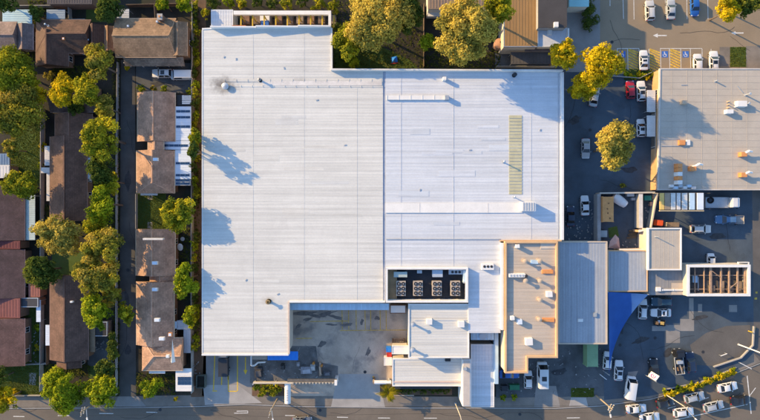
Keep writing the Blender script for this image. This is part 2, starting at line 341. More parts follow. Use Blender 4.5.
lines('hatching', [h for h in hb if h[1] < 70.5], .34, yellow_line, .024)
ar = MB()
for (px, py, s_) in ((660, 35.5, 1.0), (737.5, 33, .9)):
    x, y = P(px, py); ar.sheet([(x - 1.7 * s_, y), (x - .55 * s_, y + .5 * s_), (x - .55 * s_, y - .5 * s_)], .024); ar.box(x - .55 * s_, y - .13, .020, x + 1.6 * s_, y + .13, .0242)
tag(ar.build('road_arrow', white_line, fix=False), kind='structure')
ar2 = MB(); x, y = P(245.5, 365)
ar2.box(x - .12, y - 1.2, .018, x + .12, y + 1.9, .0202); ar2.sheet([(x - .5, y - 1.2), (x + .5, y - 1.2), (x, y - 2.3)], .0204); tag(ar2.build('lane_arrow', yellow_bright, fix=False), kind='structure')
# blue accessible-parking symbols
bs, ws = MB(), MB()
for px, py in ((622.3, 54.3), (664.8, 54.3), (685.6, 54.3)):
    x, y = P(px, py); bs.box(x - .75, y - .75, .02, x + .75, y + .75, .0265)
    for i in range(14):
        a0, a1 = R(150 + i * 17), R(150 + (i + 1) * 17)
        ws.sheet([(x - .05 + math.cos(a) * r, y - .14 + math.sin(a) * r) for a, r in ((a0, .34), (a0, .44), (a1, .44), (a1, .34))], .0295)
    ws.cyl(x - .12, y + .52, .11, .027, .0295, 10)
    ws.rbox(x - .1, y + .18, .13, .5, 0, .027, .030); ws.rbox(x + .08, y - .02, .4, .12, 0, .027, .0302); ws.rbox(x + .32, y - .26, .12, .5, R(12), .027, .0304); ws.rbox(x + .06, y + .2, .32, .09, 0, .027, .0306)
tag(bs.build('accessible_bay_square', blue_line), kind='structure'); tag(ws.build('wheelchair_marking', white_line), kind='structure')
# oil, tyre and water stains on the loading yard and lots: irregular flat patches
def blotch(mb, px, py, rx, ry, ang, z, seed):
    q = random.Random(seed); x, y = P(px, py); n = 22; ca, sa = math.cos(R(ang)), math.sin(R(ang)); f = [q.uniform(.35, 1.3) for _ in range(n)]; f = [(f[i - 1] + f[i] * 2 + f[(i + 1) % n]) / 4 for i in range(n)]
    pts = [(math.cos(6.2832 * i / n) * rx * f[i], math.sin(6.2832 * i / n) * ry * f[i]) for i in range(n)]; mb.sheet([(x + ca * a - sa * b, y + sa * a + ca * b) for a, b in pts], z)
om = mat('oil_stain', (.15, .132, .12), .7, .3, .8, 9, .3, .1); sb_ = MB()
for k, (px, py, rx, ry, a) in enumerate(((303, 313, 3.4, .55, 4), (316, 316, 2.8, .4, -8), (327, 313.5, 2.6, .5, 12), (336, 317, 2.2, .45, -14), (308, 319, 1.8, .35, 20), (346, 325, 1.6, .4, 6), (331, 324.5, 1.4, .3, -4), (298, 326, 1.2, .5, 40), (362, 322, 1.0, .5, 80), (377, 318, .8, .6, 0), (322, 344, 1.2, .7, 30), (368, 352, 1.4, .5, 70))): blotch(sb_, px, py, rx, ry, a, .0205 + .0003 * k, k)
tag(sb_.build('oil_stain', om), kind='structure')
sb_ = MB(); om2 = mat('dark_stain', (.045, .046, .05), .75, .3, .8, 9, .3, .1)
for k, (px, py, rx, ry, a) in enumerate(((640, 340, 2.2, .8, 20), (668, 352, 1.6, .8, 60), (622, 330, 1.4, .6, 90), (700, 318, 2.0, .6, 10), (575, 120, 1.6, 1.0, 30), (630, 170, 2.2, .8, 0), (600, 232, 1.2, .8, 20), (718, 236, 2.4, .7, 4), (560, 372, 2.0, 1.0, 15), (128, 180, .8, 2.4, 0), (127, 300, .7, 2.0, 4), (128, 350, .8, 1.6, 0), (158, 84, 1.8, .7, 5))): blotch(sb_, px, py, rx, ry, a, .0275 + .0003 * k, 50 + k)
tag(sb_.build('dark_stain', om2), kind='structure')
# wandering cracks and sealed joints in the asphalt
ck = MB(); qk = random.Random(12)
def crack(px, py, ang, n, z, w_=.07):
    x, y = P(px, py); a = R(ang)
    for _ in range(n):
        a += qk.uniform(-.35, .35); l = qk.uniform(.7, 1.6); x2, y2 = x + math.cos(a) * l, y + math.sin(a) * l; nx, ny = -math.sin(a) * w_ / 2, math.cos(a) * w_ / 2
        ck.sheet([(x + nx, y + ny), (x - nx, y - ny), (x2 - nx, y2 - ny), (x2 + nx, y2 + ny)], z + qk.uniform(0, .002)); x, y = x2, y2
for px, py, a, n in ((575, 90, -80, 9), (600, 180, 10, 9), (630, 105, -70, 8), (622, 320, -30, 10), (650, 350, 5, 9), (690, 310, -75, 8), (700, 240, 170, 8), (730, 250, 100, 7), (610, 20, -60, 8), (680, 33, 8, 12), (730, 36, -20, 6), (640, 40, 170, 9), (127, 120, -88, 10), (129, 220, -92, 9), (126, 320, -86, 10), (150, 80, 5, 7)): crack(px, py, a, n, .031)
for px, py, a, n in ((20, 413, 4, 14), (120, 417, 2, 12), (210, 410, -2, 14), (330, 413, 3, 15), (440, 414, -2, 14), (520, 412, 1, 12), (610, 418, 12, 8), (700, 410, 20, 9)): crack(px, py, a, n, -.112)
for px, py, a, n in ((305, 345, -20, 6), (352, 372, 60, 6)): crack(px, py, a, n, .026, .04)
tag(ck.build('crack', mat('crack_sealant', (.028, .028, .03), .8, .2)), kind='structure')
mc = MB()
for px, py, z in ((620, 345, .03), (703, 352, .034), (655, 338, .034), (590, 130, .03), (128, 270, .03), (365, 372, .026), (320, 410.5, -.11), (520, 414.5, -.11), (160, 410, -.11), (612, 42, .03)): mc.cyl(*P(px, py), .38, z - .02, z, 16)
tag(mc.build('manhole_cover', dark_steel), kind='structure')
# street: centre dashes and lane lines
sd = [(13, 416.6, 24, 416.8), (57.5, 415.9, 69, 415.9), (99, 413.6, 113, 413.8), (146, 412.4, 157, 412.6), (234, 413.4, 247.5, 413.2), (285, 415.7, 295, 415.9), (337, 417.4, 348, 417.6), (378, 418.2, 390, 418.3), (424, 418.4, 437, 418.4), (567, 418.2, 580, 418), (700, 401, 709, 397.6), (668, 408.6, 676, 406.6)]
lines('lane_dash', sd, .16, white_line, -.115)
lines('lane_line', [(672, 421, 748, 404.5), (236.5, 411.4, 247.5, 411.2), (247.6, 411, 247.6, 413.6), (744, 404, 756, 388)], .16, white_line, -.115)
lines('stop_line', [(747.5, 376, 751.5, 414), (735, 358, 750, 366)], .22, white_line, -.11)
# side-road yellow dots by the walled yard
lines('edge_mark', [(755.5, 292.5, 757.5, 292.5), (754.5, 298.5, 757, 298.5), (753, 333, 755, 327)], .5, yellow_line, .022)
# ---------------------------------------------------------------- building helpers
def ccw(pts):
    a = sum(pts[i][0] * pts[(i + 1) % len(pts)][1] - pts[(i + 1) % len(pts)][0] * pts[i][1] for i in range(len(pts)))
    return pts if a > 0 else pts[::-1]
def offset(pts, d):
    """polygon grown outward by d metres"""
    pts = ccw(pts); n = len(pts); out = []
    for i in range(n):
        p, c, q = Vector(pts[i - 1]), Vector(pts[i]), Vector(pts[(i + 1) % n])
        d0, d1 = (c - p).normalized(), (q - c).normalized(); n0, n1 = Vector((d0.y, -d0.x)), Vector((d1.y, -d1.x))
        b = n0 + n1; b = b / max(b.dot(n0), .2); v = c + b * d; out.append((v.x, v.y))
    return out
def rib_lines(mb, pts, axis, step, z, w_=.08, h_=.03, pad=.15):
    k = 0 if axis == 'x' else 1; o = 1 - k; lo = min(p[o] for p in pts); hi = max(p[o] for p in pts); t = lo + step / 2; n = len(pts)
    while t < hi:
        xs = sorted(a[k] + (b[k] - a[k]) * (t - a[o]) / (b[o] - a[o]) for a, b in zip(pts, pts[1:] + pts[:1]) if (a[o] > t) != (b[o] > t))
        for s_, e in zip(xs[::2], xs[1::2]):
            if e - s_ < .6: continue
            s_, e = s_ + pad, e - pad; a0, a1 = t - w_ / 2, t + w_ / 2
            q = [(s_, a0, z), (e, a0, z), (e, t - w_ / 4, z + h_), (s_, t - w_ / 4, z + h_), (s_, t + w_ / 4, z + h_), (e, t + w_ / 4, z + h_), (e, a1, z), (s_, a1, z)]
            if k: q = [(b, a, c) for a, b, c in q]
            mb.add(q, [(0, 1, 2, 3), (3, 2, 5, 4), (4, 5, 6, 7)] if not k else [(3, 2, 1, 0), (4, 5, 2, 3), (7, 6, 5, 4)])
        t += step
    return mb
def centre(pts): return (sum(p[0] for p in pts) / len(pts), sum(p[1] for p in pts) / len(pts))
def flat_building(name, label, cat, px, h, wm, rm, parapet=None, rib=None, base=0.0, group=None, th=.22):
    pts = ccw(PP(px, h)); c = centre(pts); t = thing(name, label, cat, (c[0], c[1], base), group=group)
    MB().prism(offset(pts, -.12), base - .01, h - th).build('wall', wm, t)
    rf = MB().prism(pts, h - th, h).build('roof', rm, t)
    if rib: tag(rib_lines(MB(), offset(pts, -.1 if not parapet else -parapet[0] - .05), rib[0], rib[1], h, *(rib[2:] if len(rib) > 2 else ())).build('roof_rib', rm, rf, fix=False), kind='stuff')
    if parapet: MB().ring(offset(pts, .04), parapet[0], h - .5, h + parapet[1]).build('parapet', parapet[2], t)
    return t, rf
def vbox(par, px, py, w_, d, h, z, m, ang=0, name='roof_vent', lid=None):
    x, y = P(px, py, z + h); mb = MB(); mb.rbox(x, y, w_, d, ang, z + .08, z + h); mb.rbox(x, y, w_ + .12, d + .12, ang, z - .01, z + .08); o = mb.build(name, m, par)
    if par is not None and par.parent is None and lid: MB().rbox(x, y, w_ + .1, d + .1, ang, z + h, z + h + .07).build('vent_cap', lid, o)
    return o
def pipe(par, px, py, r, h, z, m, cap=True, name='vent_pipe'):
    x, y = P(px, py, z + h); mb = MB().cyl(x, y, r * 1.9, z - .01, z + .1, 10).cyl(x, y, r, z + .1, z + h, 10)
    if cap: mb.cyl(x, y, r * 1.9, z + h + .06, z + h + .2, 10, r * .6); mb.cyl(x, y, r * .5, z + h, z + h + .06, 6)
    return mb.build(name, m, par, smooth=40)
def duct(par, a, b, w_, h, z, m, name='roof_duct'):
    p, q = P(*a, z + h), P(*b, z + h); mb = MB(); d = Vector(q) - Vector(p); n = max(1, int(d.length / 2.4)); L_ = d.length / n; ang = math.atan2(d.y, d.x)
    for i in range(n):
        c = Vector(p) + d * ((i + .5) / n); mb.rbox(c.x, c.y, L_ - .05, w_, ang, z, z + h); e = Vector(p) + d * (i / n); mb.rbox(e.x, e.y, .12, w_ + .1, ang, z - .004, z + h + .05)
    return mb.build(name, m, par)
def whirly(par, px, py, r, z, m):
    x, y = P(px, py, z + .5); mb = MB().cyl(x, y, r * .7, z - .01, z + .3, 12)
    for k in range(5): mb.cyl(x, y, r * (.75, 1, 1.06, .95, .6)[k], z + .3 + .1 * k, z + .4 + .1 * k, 14, r * (1, 1.06, .95, .6, .1)[k])
    o = mb.build('turbine_vent', m, par, smooth=30)
    return o
def wall_window(par, p0, p1, n, z0, z1, wm=white_trim, w_=1.2, gm=None):
    """n windows evenly along the wall from world p0 to p1, outward normal to the right of travel"""
    p0, p1 = Vector(p0), Vector(p1); d = (p1 - p0); L_ = d.length; d.normalize(); nn = Vector((d.y, -d.x)); ang = math.atan2(d.y, d.x)
    for i in range(n):
        c = p0 + d * L_ * (i + .5) / n + nn * .04
        f = MB(); 
        for s_ in (-1, 1): f.rbox(c.x + d.x * s_ * w_ / 2, c.y + d.y * s_ * w_ / 2, .07, .1, ang, z0, z1)
        f.rbox(c.x, c.y, w_ + .2, .14, ang, z0 - .06, z0); f.rbox(c.x, c.y, w_ + .07, .1, ang, z1, z1 + .07); f.rbox(c.x, c.y, .05, .08, ang, z0, z1)
        o = f.build('window', wm, par); MB().rbox(c.x, c.y, w_ - .07, .03, ang, z0, z1).build('pane', gm or GL, o)
def gable_faces(x0, y0, x1, y1, ze, zr, axis, h0, h1, rid=None):
    if axis == 'y':
        rx = rid if rid is not None else (x0 + x1) / 2
        A, B, Cc, D = (x0, y0), (x1, y0), (x1, y1), (x0, y1); r0, r1 = (rx, y0 + h0), (rx, y1 - h1)
        tops = [[D, A, r0, r1], [B, Cc, r1, r0], [A, B, r0], [Cc, D, r1]]
    else:
        ry = rid if rid is not None else (y0 + y1) / 2
        A, B, Cc, D = (x0, y0), (x1, y0), (x1, y1), (x0, y1); r0, r1 = (x0 + h0, ry), (x1 - h1, ry)
        tops = [[A, B, r1, r0], [Cc, D, r0, r1], [D, A, r0], [B, Cc, r1]]
    return tops, r0, r1
def roof_mesh(x0, y0, x1, y1, ze, zr, axis, h0=0, h1=0, rid=None, th=.16):
    """solid pitched roof: two slopes, gables or hips, a fascia of depth th"""
    mb = MB(); tops, r0, r1 = gable_faces(x0, y0, x1, y1, ze, zr, axis, h0, h1, rid)
    Z = lambda p: zr if p in (r0, r1) else ze
    for f in tops: mb.add([(p[0], p[1], Z(p)) for p in f], [tuple(range(len(f)))])
    cs = [(x0, y0), (x1, y0), (x1, y1), (x0, y1)]
    for a, b in zip(cs, cs[1:] + cs[:1]): mb.add([(a[0], a[1], ze - th), (b[0], b[1], ze - th), (b[0], b[1], ze), (a[0], a[1], ze)], [(0, 1, 2, 3)])
    mb.add([(x, y, ze - th) for x, y in cs], [(3, 2, 1, 0)])
    return mb, r0, r1, cs
def house(name, label, gables, ze, pitch, wm, col, group=None, key='a', gutter=None, windows=True, var=.15):
    """gables: (px0, py0, px1, py1, axis, hip at north/west end, hip at south/east end, extra height, ridge px or None)"""
    g0 = gables[0]; a = P(g0[0], g0[3], ze); b = P(g0[2], g0[1], ze)
    t = thing(name, label, 'house', ((a[0] + b[0]) / 2, (a[1] + b[1]) / 2, 0), group=group)
    for gi, g in enumerate(gables):
        x0, y0, x1, y1, ax, hw, he = g[:7]; dz = g[7] if len(g) > 7 else 0
        z = ze + dz; (X0, Y0), (X1, Y1) = P(x0, y1, z), P(x1, y0, z)
        half = (X1 - X0) / 2 if ax == 'y' else (Y1 - Y0) / 2; zr = z + half * math.tan(R(pitch)); hf = half
        h0, h1 = (he * hf, hw * hf) if ax == 'y' else (hw * hf, he * hf)     # y axis: south end first
        m = tile_mat(f'roof_tile_{key}_{ax}', col, ax == 'y', var=var)
        mb, r0, r1, cs = roof_mesh(X0, Y0, X1, Y1, z, zr, ax, h0, h1)
        rf = mb.build('roof', m, t, fix=False)
        cap = MB(); cm = mat('ridge_' + key, tuple(c * 1.15 for c in col), .8, .2, 1, 6, .1, .1)
        cap.bar((*r0, zr + .02), (*r1, zr + .02), .26, .14)
        if h0 > .1:
            for q in (cs[0], cs[1]) if ax == 'y' else (cs[0], cs[3]): cap.bar((*q, z + .02), (*r0, zr + .01), .2, .1)
        if h1 > .1:
            for q in (cs[2], cs[3]) if ax == 'y' else (cs[1], cs[2]): cap.bar((*q, z + .02), (*r1, zr + .01), .2, .1)
        cap.build('ridge_cap', cm, rf)
        wl = MB(); e = .45; wx0, wy0, wx1, wy1 = X0 + e, Y0 + e, X1 - e, Y1 - e
        wl.prism(rect(wx0, wy0, wx1, wy1), -.01, z - .17)
        for end in (0, 1):                                   # gable triangles
            if (h0, h1)[end] > .1: continue
            hh = (half - e) * math.tan(R(pitch)) - .06
            if ax == 'y':
                yy = (wy0, wy1 - .12)[end]; q = [(wx0, yy, z - .165), (wx1, yy, z - .165), ((wx0 + wx1) / 2, yy, z + hh)]; q2 = [(p[0], p[1] + .12, p[2]) for p in q]
            else:
                xx = (wx0, wx1 - .12)[end]; q = [(xx, wy0, z - .165), (xx, wy1, z - .165), (xx, (wy0 + wy1) / 2, z + hh)]; q2 = [(p[0] + .12, p[1], p[2]) for p in q]
            wl.add(q + q2, [(0, 1, 2), (5, 4, 3), (0, 3, 4, 1), (1, 4, 5, 2), (2, 5, 3, 0)])
        wl.build('wall', wm, t)
        gm = gutter or mat('gutter_' + key, tuple(min(.6, c * 1.6 + .03) for c in col), .6, .1, 1, 6, .05, 0)
        for bx_ in (((X0 - .12, Y0, X0 - .004, Y1), (X1 + .004, Y0, X1 + .12, Y1)) if ax == 'y' else ((X0, Y0 - .12, X1, Y0 - .004), (X0, Y1 + .004, X1, Y1 + .12))): MB().box(bx_[0], bx_[1], z - .15, bx_[2], bx_[3], z - .02).build('gutter', gm, t)
        if windows and z > 2.6:
            nf = 2 if z > 4.5 else 1
            for k in range(nf):
                zz = .9 + 2.7 * k
                if ax == 'y': wall_window(t, (wx1, wy0), (wx1, wy1), max(1, int((wy1 - wy0) / 3.5)), zz, zz + 1.2)
                else: wall_window(t, (wx0, wy0), (wx1, wy0), max(1, int((wx1 - wx0) / 3.5)), zz, zz + 1.2)
    return t
def skylight(t, px, py, w_, d, z, m=white_trim, name='skylight', g=None):
    x, y = P(px, py, z); o = MB().box(x - w_ / 2, y - d / 2, z - .5, x + w_ / 2, y + d / 2, z + .1).build(name, m, t)
    MB().box(x - w_ / 2 + .1, y - d / 2 + .1, z + .1, x + w_ / 2 - .1, y + d / 2 - .1, z + .13).build('pane', g or patio_sheet, o); return o
def awning(name, label, px, h, m, rib=None, posts=True, th=.12, group=None, cat='awning'):
    pts = ccw(PP(px, h)); c = centre(pts); t = thing(name, label, cat, (*c, 0), group=group)
    rf = MB().prism(pts, h - th, h).build('roof_sheet', m, t)
    if rib: tag(rib_lines(MB(), pts, rib[0], rib[1], h, .07, .04).build('roof_rib', m, rf, fix=False), kind='stuff')
    if posts:
        for p in offset(pts, -.2): MB().cyl(p[0], p[1], .05, -.01, h - th, 8).build('post', galv, t)
    return t
# ---------------------------------------------------------------- the big warehouse
HW = 7.8
outline = [(202, 28), (330.8, 28), (330.8, 71), (562.5, 72.3), (562.5, 240), (500.5, 240), (500.5, 333), (468.5, 333), (468.5, 303), (288, 303), (288, 354.5), (202, 354.5)]
wo = ccw(PP(outline, HW)); wc = centre(wo)
wh = thing('warehouse', 'huge warehouse with long white ribbed metal roofs in the middle of the block', 'warehouse', (*wc, 0))
MB().prism(offset(wo, -.2), -.01, 6.2).build('wall', cream_wall, wh)
MB().ring(offset(wo, -.19), .3, 6.2, HW - .22).build('upper_wall', cream_wall, wh)
pa = ccw(PP([(202, 28), (330.8, 28), (330.8, 71), (383, 71.3), (383, 303), (288, 303), (288, 354.5), (202, 354.5)], HW))
pb = ccw(PP([(385.6, 71.3), (562.5, 72.3), (562.5, 240), (500.5, 240), (500.5, 333), (468.5, 333), (468.5, 267.5), (385.6, 267.5)], HW - .02))
ra = MB().prism(pa, HW - .22, HW).build('roof', white_sheet, wh); rb = MB().prism(pb, HW - .24, HW - .02).build('roof', cool_sheet, wh)
ra['label'] = 'warm white western roof'; rb['label'] = 'cool bluish white eastern roof'
tag(rib_lines(MB(), pa, 'x', .62, HW, .07, .018).build('roof_rib', white_sheet, ra, fix=False), kind='stuff')
tag(rib_lines(MB(), pb, 'x', .70, HW - .02, .08, .022).build('roof_rib', cool_sheet, rb, fix=False), kind='stuff')
def lap(par, px, y0, y1, m, z):
    a, b = P(px, y0, z), P(px, y1, z); return MB().box(a[0] - .05, a[1], z - .01, a[0] + .05, b[1], z + .024).build('lap_joint', m, par)
for x, y0, y1 in ((253, 29, 353), (304, 29, 301), (357, 72, 301)): lap(ra, x, y0, y1, white_sheet, HW)
for x, y0, y1 in ((401, 73, 266), (453.5, 73, 266), (531, 73, 239)): lap(rb, x, y0, y1, cool_sheet, HW)
gx0, gx1 = P(383, 0, HW)[0], P(385.6, 0, HW)[0]; gy0, gy1 = P(0, 71.3, HW)[1], P(0, 301, HW)[1]
MB().box(gx0, gy1, 6.9, gx1, gy0, HW - .12).build('box_gutter', mat('gutter_zinc', (.34, .36, .42), .6, .15, 1, 6, .1, .05), wh)
a, b = P(386, 239.3, HW), P(500, 239.3, HW); MB().box(a[0], a[1] - .1, HW - .02, b[0], a[1] + .1, HW + .10).build('roof_seam', galv, rb)
# parapets: saw-tooth sections along the north, plain along the rest
def para(pts, w_, zs, m, name='parapet', par=wh):
    mb = MB(); q = [Vector(P(x, y, HW + .6)) for x, y in pts]
    for i in range(len(q) - 1):
        d = (q[i + 1] - q[i]).normalized(); n = Vector((-d.y, d.x)) * w_ / 2; z0, z1 = zs[i]
        p4 = [q[i] + n, q[i] - n, q[i + 1] - n, q[i + 1] + n]; zt = [z0, z0, z1, z1]
        mb.add([(p.x, p.y, HW - .6) for p in p4] + [(p.x, p.y, HW + z) for p, z in zip(p4, zt)], [(3, 2, 1, 0), (4, 5, 6, 7), (0, 1, 5, 4), (1, 2, 6, 5), (2, 3, 7, 6), (3, 0, 4, 7)])
    return mb.build(name, m, par)
para([(201.6, 28), (211, 27.4)], .3, [(.12, .12)], white_trim)
para([(211, 27.4), (256, 27)], .3, [(1.25, .75)], white_trim); para([(256.4, 27), (298, 26.6)], .3, [(1.35, .8)], white_trim); para([(298.3, 26.6), (331, 26.4)], .3, [(1.35, .95)], white_trim)
para([(331.4, 27.2), (331.4, 69.6)], .34, [(.18, .18)], white_trim)
para([(331.2, 69.8), (562.6, 70.8)], .34, [(1.1, 1.05)], dirty_white)
para([(562.8, 72), (562.8, 240)], .55, [(.5, .5)], white_trim); para([(500.2, 240.8), (562.3, 240.8)], .3, [(.22, .22)], orange_trim)
para([(201.4, 29), (201.4, 354)], .22, [(.06, .06)], white_trim); para([(201, 355.2), (288.2, 355.2)], .4, [(.22, .22)], white_trim); para([(288.4, 354.7), (288.4, 302.2)], .34, [(.22, .22)], mat('peach_trim', (.55, .44, .36), .7, .1)); para([(289.3, 302), (385, 302)], .4, [(.25, .25)], white_trim)
para([(559.4, 73), (559.4, 239)], .25, [(.03, .03)], galv, 'box_gutter')
# rooftop ducts, vents and skylights
duct(ra, (225, 80.5), (383, 80.5), .5, .07, HW, white_sheet); duct(ra, (230, 86), (383, 86.5), .3, .06, HW, white_sheet)
a, b = P(262, 83.3, HW), P(382, 83.3, HW); MB().box(a[0], a[1] - .5, HW, b[0], a[1] + .5, HW + .09).build('flat_sheet', dirty_white, ra)
whirly(ra, 225, 86, .75, HW, galv)
def soot(m, px, py, r, amount):
    n = m.node_tree; N, L = n.nodes, n.links; b = N['Principled BSDF']; src = b.inputs['Base Color'].links[0].from_socket
    tc = N.new('ShaderNodeTexCoord'); x, y = P(px, py, HW); d = N.new('ShaderNodeVectorMath'); d.operation = 'SUBTRACT'; L.new(tc.outputs['Object'], d.inputs[0]); d.inputs[1].default_value = (x - wc[0], y - wc[1], HW)
    s_ = N.new('ShaderNodeVectorMath'); s_.operation = 'MULTIPLY'; L.new(d.outputs[0], s_.inputs[0]); s_.inputs[1].default_value = (.8 / r, 1.25 / r, 0)
    nz = N.new('ShaderNodeTexNoise'); nz.inputs['Scale'].default_value = 1.1; nz.inputs['Detail'].default_value = 5; L.new(tc.outputs['Object'], nz.inputs['Vector'])
    l = N.new('ShaderNodeVectorMath'); l.operation = 'LENGTH'; L.new(s_.outputs[0], l.inputs[0]); ad = N.new('ShaderNodeMath'); L.new(l.outputs['Value'], ad.inputs[0]); L.new(nz.outputs['Fac'], ad.inputs[1])
    q = N.new('ShaderNodeMapRange'); q.interpolation_type = 'SMOOTHSTEP'; q.inputs[1].default_value = .45; q.inputs[2].default_value = 1.45; q.inputs[3].default_value = amount; q.inputs[4].default_value = 0; L.new(ad.outputs[0], q.inputs[0])
    x_ = N.new('ShaderNodeMix'); x_.data_type = 'RGBA'; L.new(q.outputs[0], x_.inputs[0]); L.new(src, x_.inputs[6]); x_.inputs[7].default_value = (.10, .085, .08, 1); L.new(x_.outputs[2], b.inputs['Base Color'])
soot_sheet = white_sheet.copy(); soot_sheet.name = 'white_roof_sheet_sooted'; soot(soot_sheet, 223.5, 85.3, 3.7, .85); soot(soot_sheet, 268, 300.5, 1.6, .35); soot(soot_sheet, 300, 81.5, 1.8, .3); soot(soot_sheet, 345, 83, 1.2, .3)
for o in [ra] + [c for c in bpy.data.objects if c.parent == ra]:
    if o.data.materials[0] == white_sheet: o.data.materials[0] = soot_sheet; pipe(ra, 259.5, 79.5, .22, .9, HW, galv); pipe(ra, 268, 302, .3, .9, HW, mat('rusty_vent', (.4, .3, .16), .6, .2))
duct(rb, (387, 97.5), (446, 97.5), .95, .35, HW, white_trim); vbox(rb, 447, 97.3, .9, .9, 1.0, HW, galv)
vbox(rb, 444.7, 78.2, .7, .7, 1.1, HW, white_trim); pipe(rb, 515, 74.4, .25, .9, HW, dark_steel)
a, b = P(385.4, 203.2, HW), P(522, 212.8, HW); MB().box(a[0], b[1], HW - .01, b[0], a[1], HW + .14).build('roof_duct', white_trim, rb)
for k in range(1, 4): x = a[0] + (b[0] - a[0]) * k / 4; MB().box(x - .05, b[1] - .02, HW + .13, x + .05, a[1] + .02, HW + .17).build('duct_joint', dirty_white, rb)
bx = vbox(rb, 529, 206.5, 3.0, 2.0, 1.8, HW, white_trim, name='plant_box')
for k in range(5):
    x, y = P(529, 206.5, HW + 1.8); MB().box(x - 1.35 + k * .56, y - .85, HW + 1.8, x - 1.0 + k * .56, y + .85, HW + 1.84).build('louvre', galv, bx) if False else None
lv = MB(); x, y = P(529, 206.5, HW + 1.8)
for k in range(5): lv.box(x - 1.3 + k * .56, y - .85, HW + 1.79, x - 1.0 + k * .56, y + .85, HW + 1.86)
lv.build('louvre_panel', galv, rb)
pipe(rb, 504.5, 161.5, .14, 1.3, HW, galv); pipe(rb, 515, 196.8, .12, 1.2, HW, galv)
for k in range(24):                                     # yellowed translucent sheets, one by one
    y0 = 115.4 + k * 3.31; a, b = P(509, y0, HW), P(522, y0 + 2.75, HW); MB().box(a[0], b[1], HW - .01, b[0], a[1], HW + .06).build('skylight_sheet', clear_strip, rb)
vb = vbox(rb, 488, 267, 2.6, 1.3, .9, HW, white_trim, name='fan_box')
for k in (-1, 0, 1):
    x, y = P(488, 267, HW + .9); MB().cyl(x + k * .78, y + .1, .3, HW + .89, HW + .95, 10).build('fan', dark_steel, rb)
for px, py in ((246, 280), (278, 294), (284, 68), (317, 100), (236, 59), (224, 57), (345, 145), (420, 190), (470, 150), (540, 130)): MB().rbox(*P(px, py, HW), .5, .25, rnd.random() * 3, HW - .01, HW + .1).build('roof_patch', galv, ra if px < 384 else rb)
# replaced and discoloured sheets on the big roofs
for k in range(26):
    px, py = rnd.choice(((rnd.uniform(206, 360), rnd.uniform(90, 290), ra), (rnd.uniform(390, 540), rnd.uniform(110, 235), rb), (rnd.uniform(206, 275), rnd.uniform(300, 350), ra)))[:2] if False else ((rnd.uniform(208, 340), rnd.uniform(92, 290)) if k < 15 else (rnd.uniform(392, 495), rnd.uniform(104, 236)))
    x, y = P(px, py, HW); l, w_ = rnd.uniform(3, 9), rnd.choice((.7, .7, .7, 1.4)); tn = k % 4
    MB().box(x, y, HW - .01, x + l, y + w_, HW + .0065 + .0004 * k).build('patch_sheet', mat(f'patch_sheet_{tn}_{px < 384}', ((.585, .57, .53), (.545, .53, .49), (.565, .545, .50), (.53, .525, .505))[tn] if px < 384 else ((.545, .565, .60), (.505, .53, .565), (.53, .55, .575), (.50, .525, .56))[tn], .55, .06, .3, 5, .06, 0, .3, streak=((.05, 1.5, 1), .14), stain=.2, stain_col=(.42, .38, .34)), ra if px < 384 else rb)
# sunken plant well: dark floor, white walls
wl4 = PP(rect(385.8, 267.6, 468.2, 302.6), 8.7); wx0, wy1 = wl4[0]; wx1, wy0 = wl4[2]
MB().box(wx0 + .2, wy0 + .2, 6.19, wx1 - .2, wy1 - .2, 6.3).build('well_floor', dark_floor, wh)
MB().ring(rect(wx0, wy0, wx1, wy1), .42, 6.2, 8.75).build('well_wall', white_trim, wh)
# condenser banks in the well, each a casing with six fans
def condenser():
    t = thing('condenser_unit', '', 'air conditioner', (0, 0, 6.3))
    MB().box(-1.05, -1.65, .12, 1.05, 1.65, 1.5).build('casing', mat('condenser_casing', (.42, .36, .31), .6, .1), t, local=True)
    MB().box(-.9, -1.5, -.01, .9, 1.5, .12).build('plinth', dark_steel, t, local=True)
    fr = MB().cyl(0, 0, .44, 1.49, 1.62, 14).mesh('fan_ring', dark_steel); bl = MB()
    for k in range(4): bl.rbox(0, 0, .7, .1, k * .785, 1.62, 1.635 + k * .004)
    bl = bl.mesh('fan_blade', mat('fan_grey', (.05, .05, .055), .6, .1)); hb_ = MB().cyl(0, 0, .12, 1.62, 1.68, 8).mesh('fan_hub', galv)
    for i in (-.5, .5):
        for j in (-1.05, 0, 1.05):
            f = link('fan', fr, t, (i, j, 0)); link('fan_blade', bl, f); link('fan_hub', hb_, f)
    return t
def children(o): return [c for c in bpy.data.objects if c.parent == o]
KIDS = {}
def copy_tree(o, parent=None):
    c = o.copy(); C.objects.link(c); c.parent = parent
    for ch in KIDS.setdefault(o.name, children(o)): copy_tree(ch, c)
    return c
cu = condenser()
for i, (px, py, lb) in enumerate(((401, 288.5, 'six-fan condenser bank beside the brown timber decking in the roof well'), (418, 288.5, 'six-fan condenser bank second from the brown decking in the roof well'), (437, 288.5, 'six-fan condenser bank standing below the pale square box in the roof well'), (455.5, 288.5, 'six-fan condenser bank nearest the pale blue duct in the roof well'))):
    o = cu if i == 0 else copy_tree(cu); x, y = P(px, py, 7.8); o.location = (x, y, 6.3); o['label'] = lb; o['group'] = 'condenser banks in the roof well'
def cabinet(name, label, cat, px, py, w_, d, h, z, m, lidm=None):
    x, y = P(px, py, z + h); t = thing(name, label, cat, (x, y, z)); MB().box(-w_ / 2, -d / 2, -.01, w_ / 2, d / 2, h).build('body', m, t, local=True)
    MB().box(-w_ / 2 - .05, -d / 2 - .05, h, w_ / 2 + .05, d / 2 + .05, h + .06).build('lid', lidm or m, t, local=True); MB().box(-w_ * .3, d / 2, h * .3, w_ * .3, d / 2 + .03, h * .8).build('grille', dark_steel, t, local=True); return t
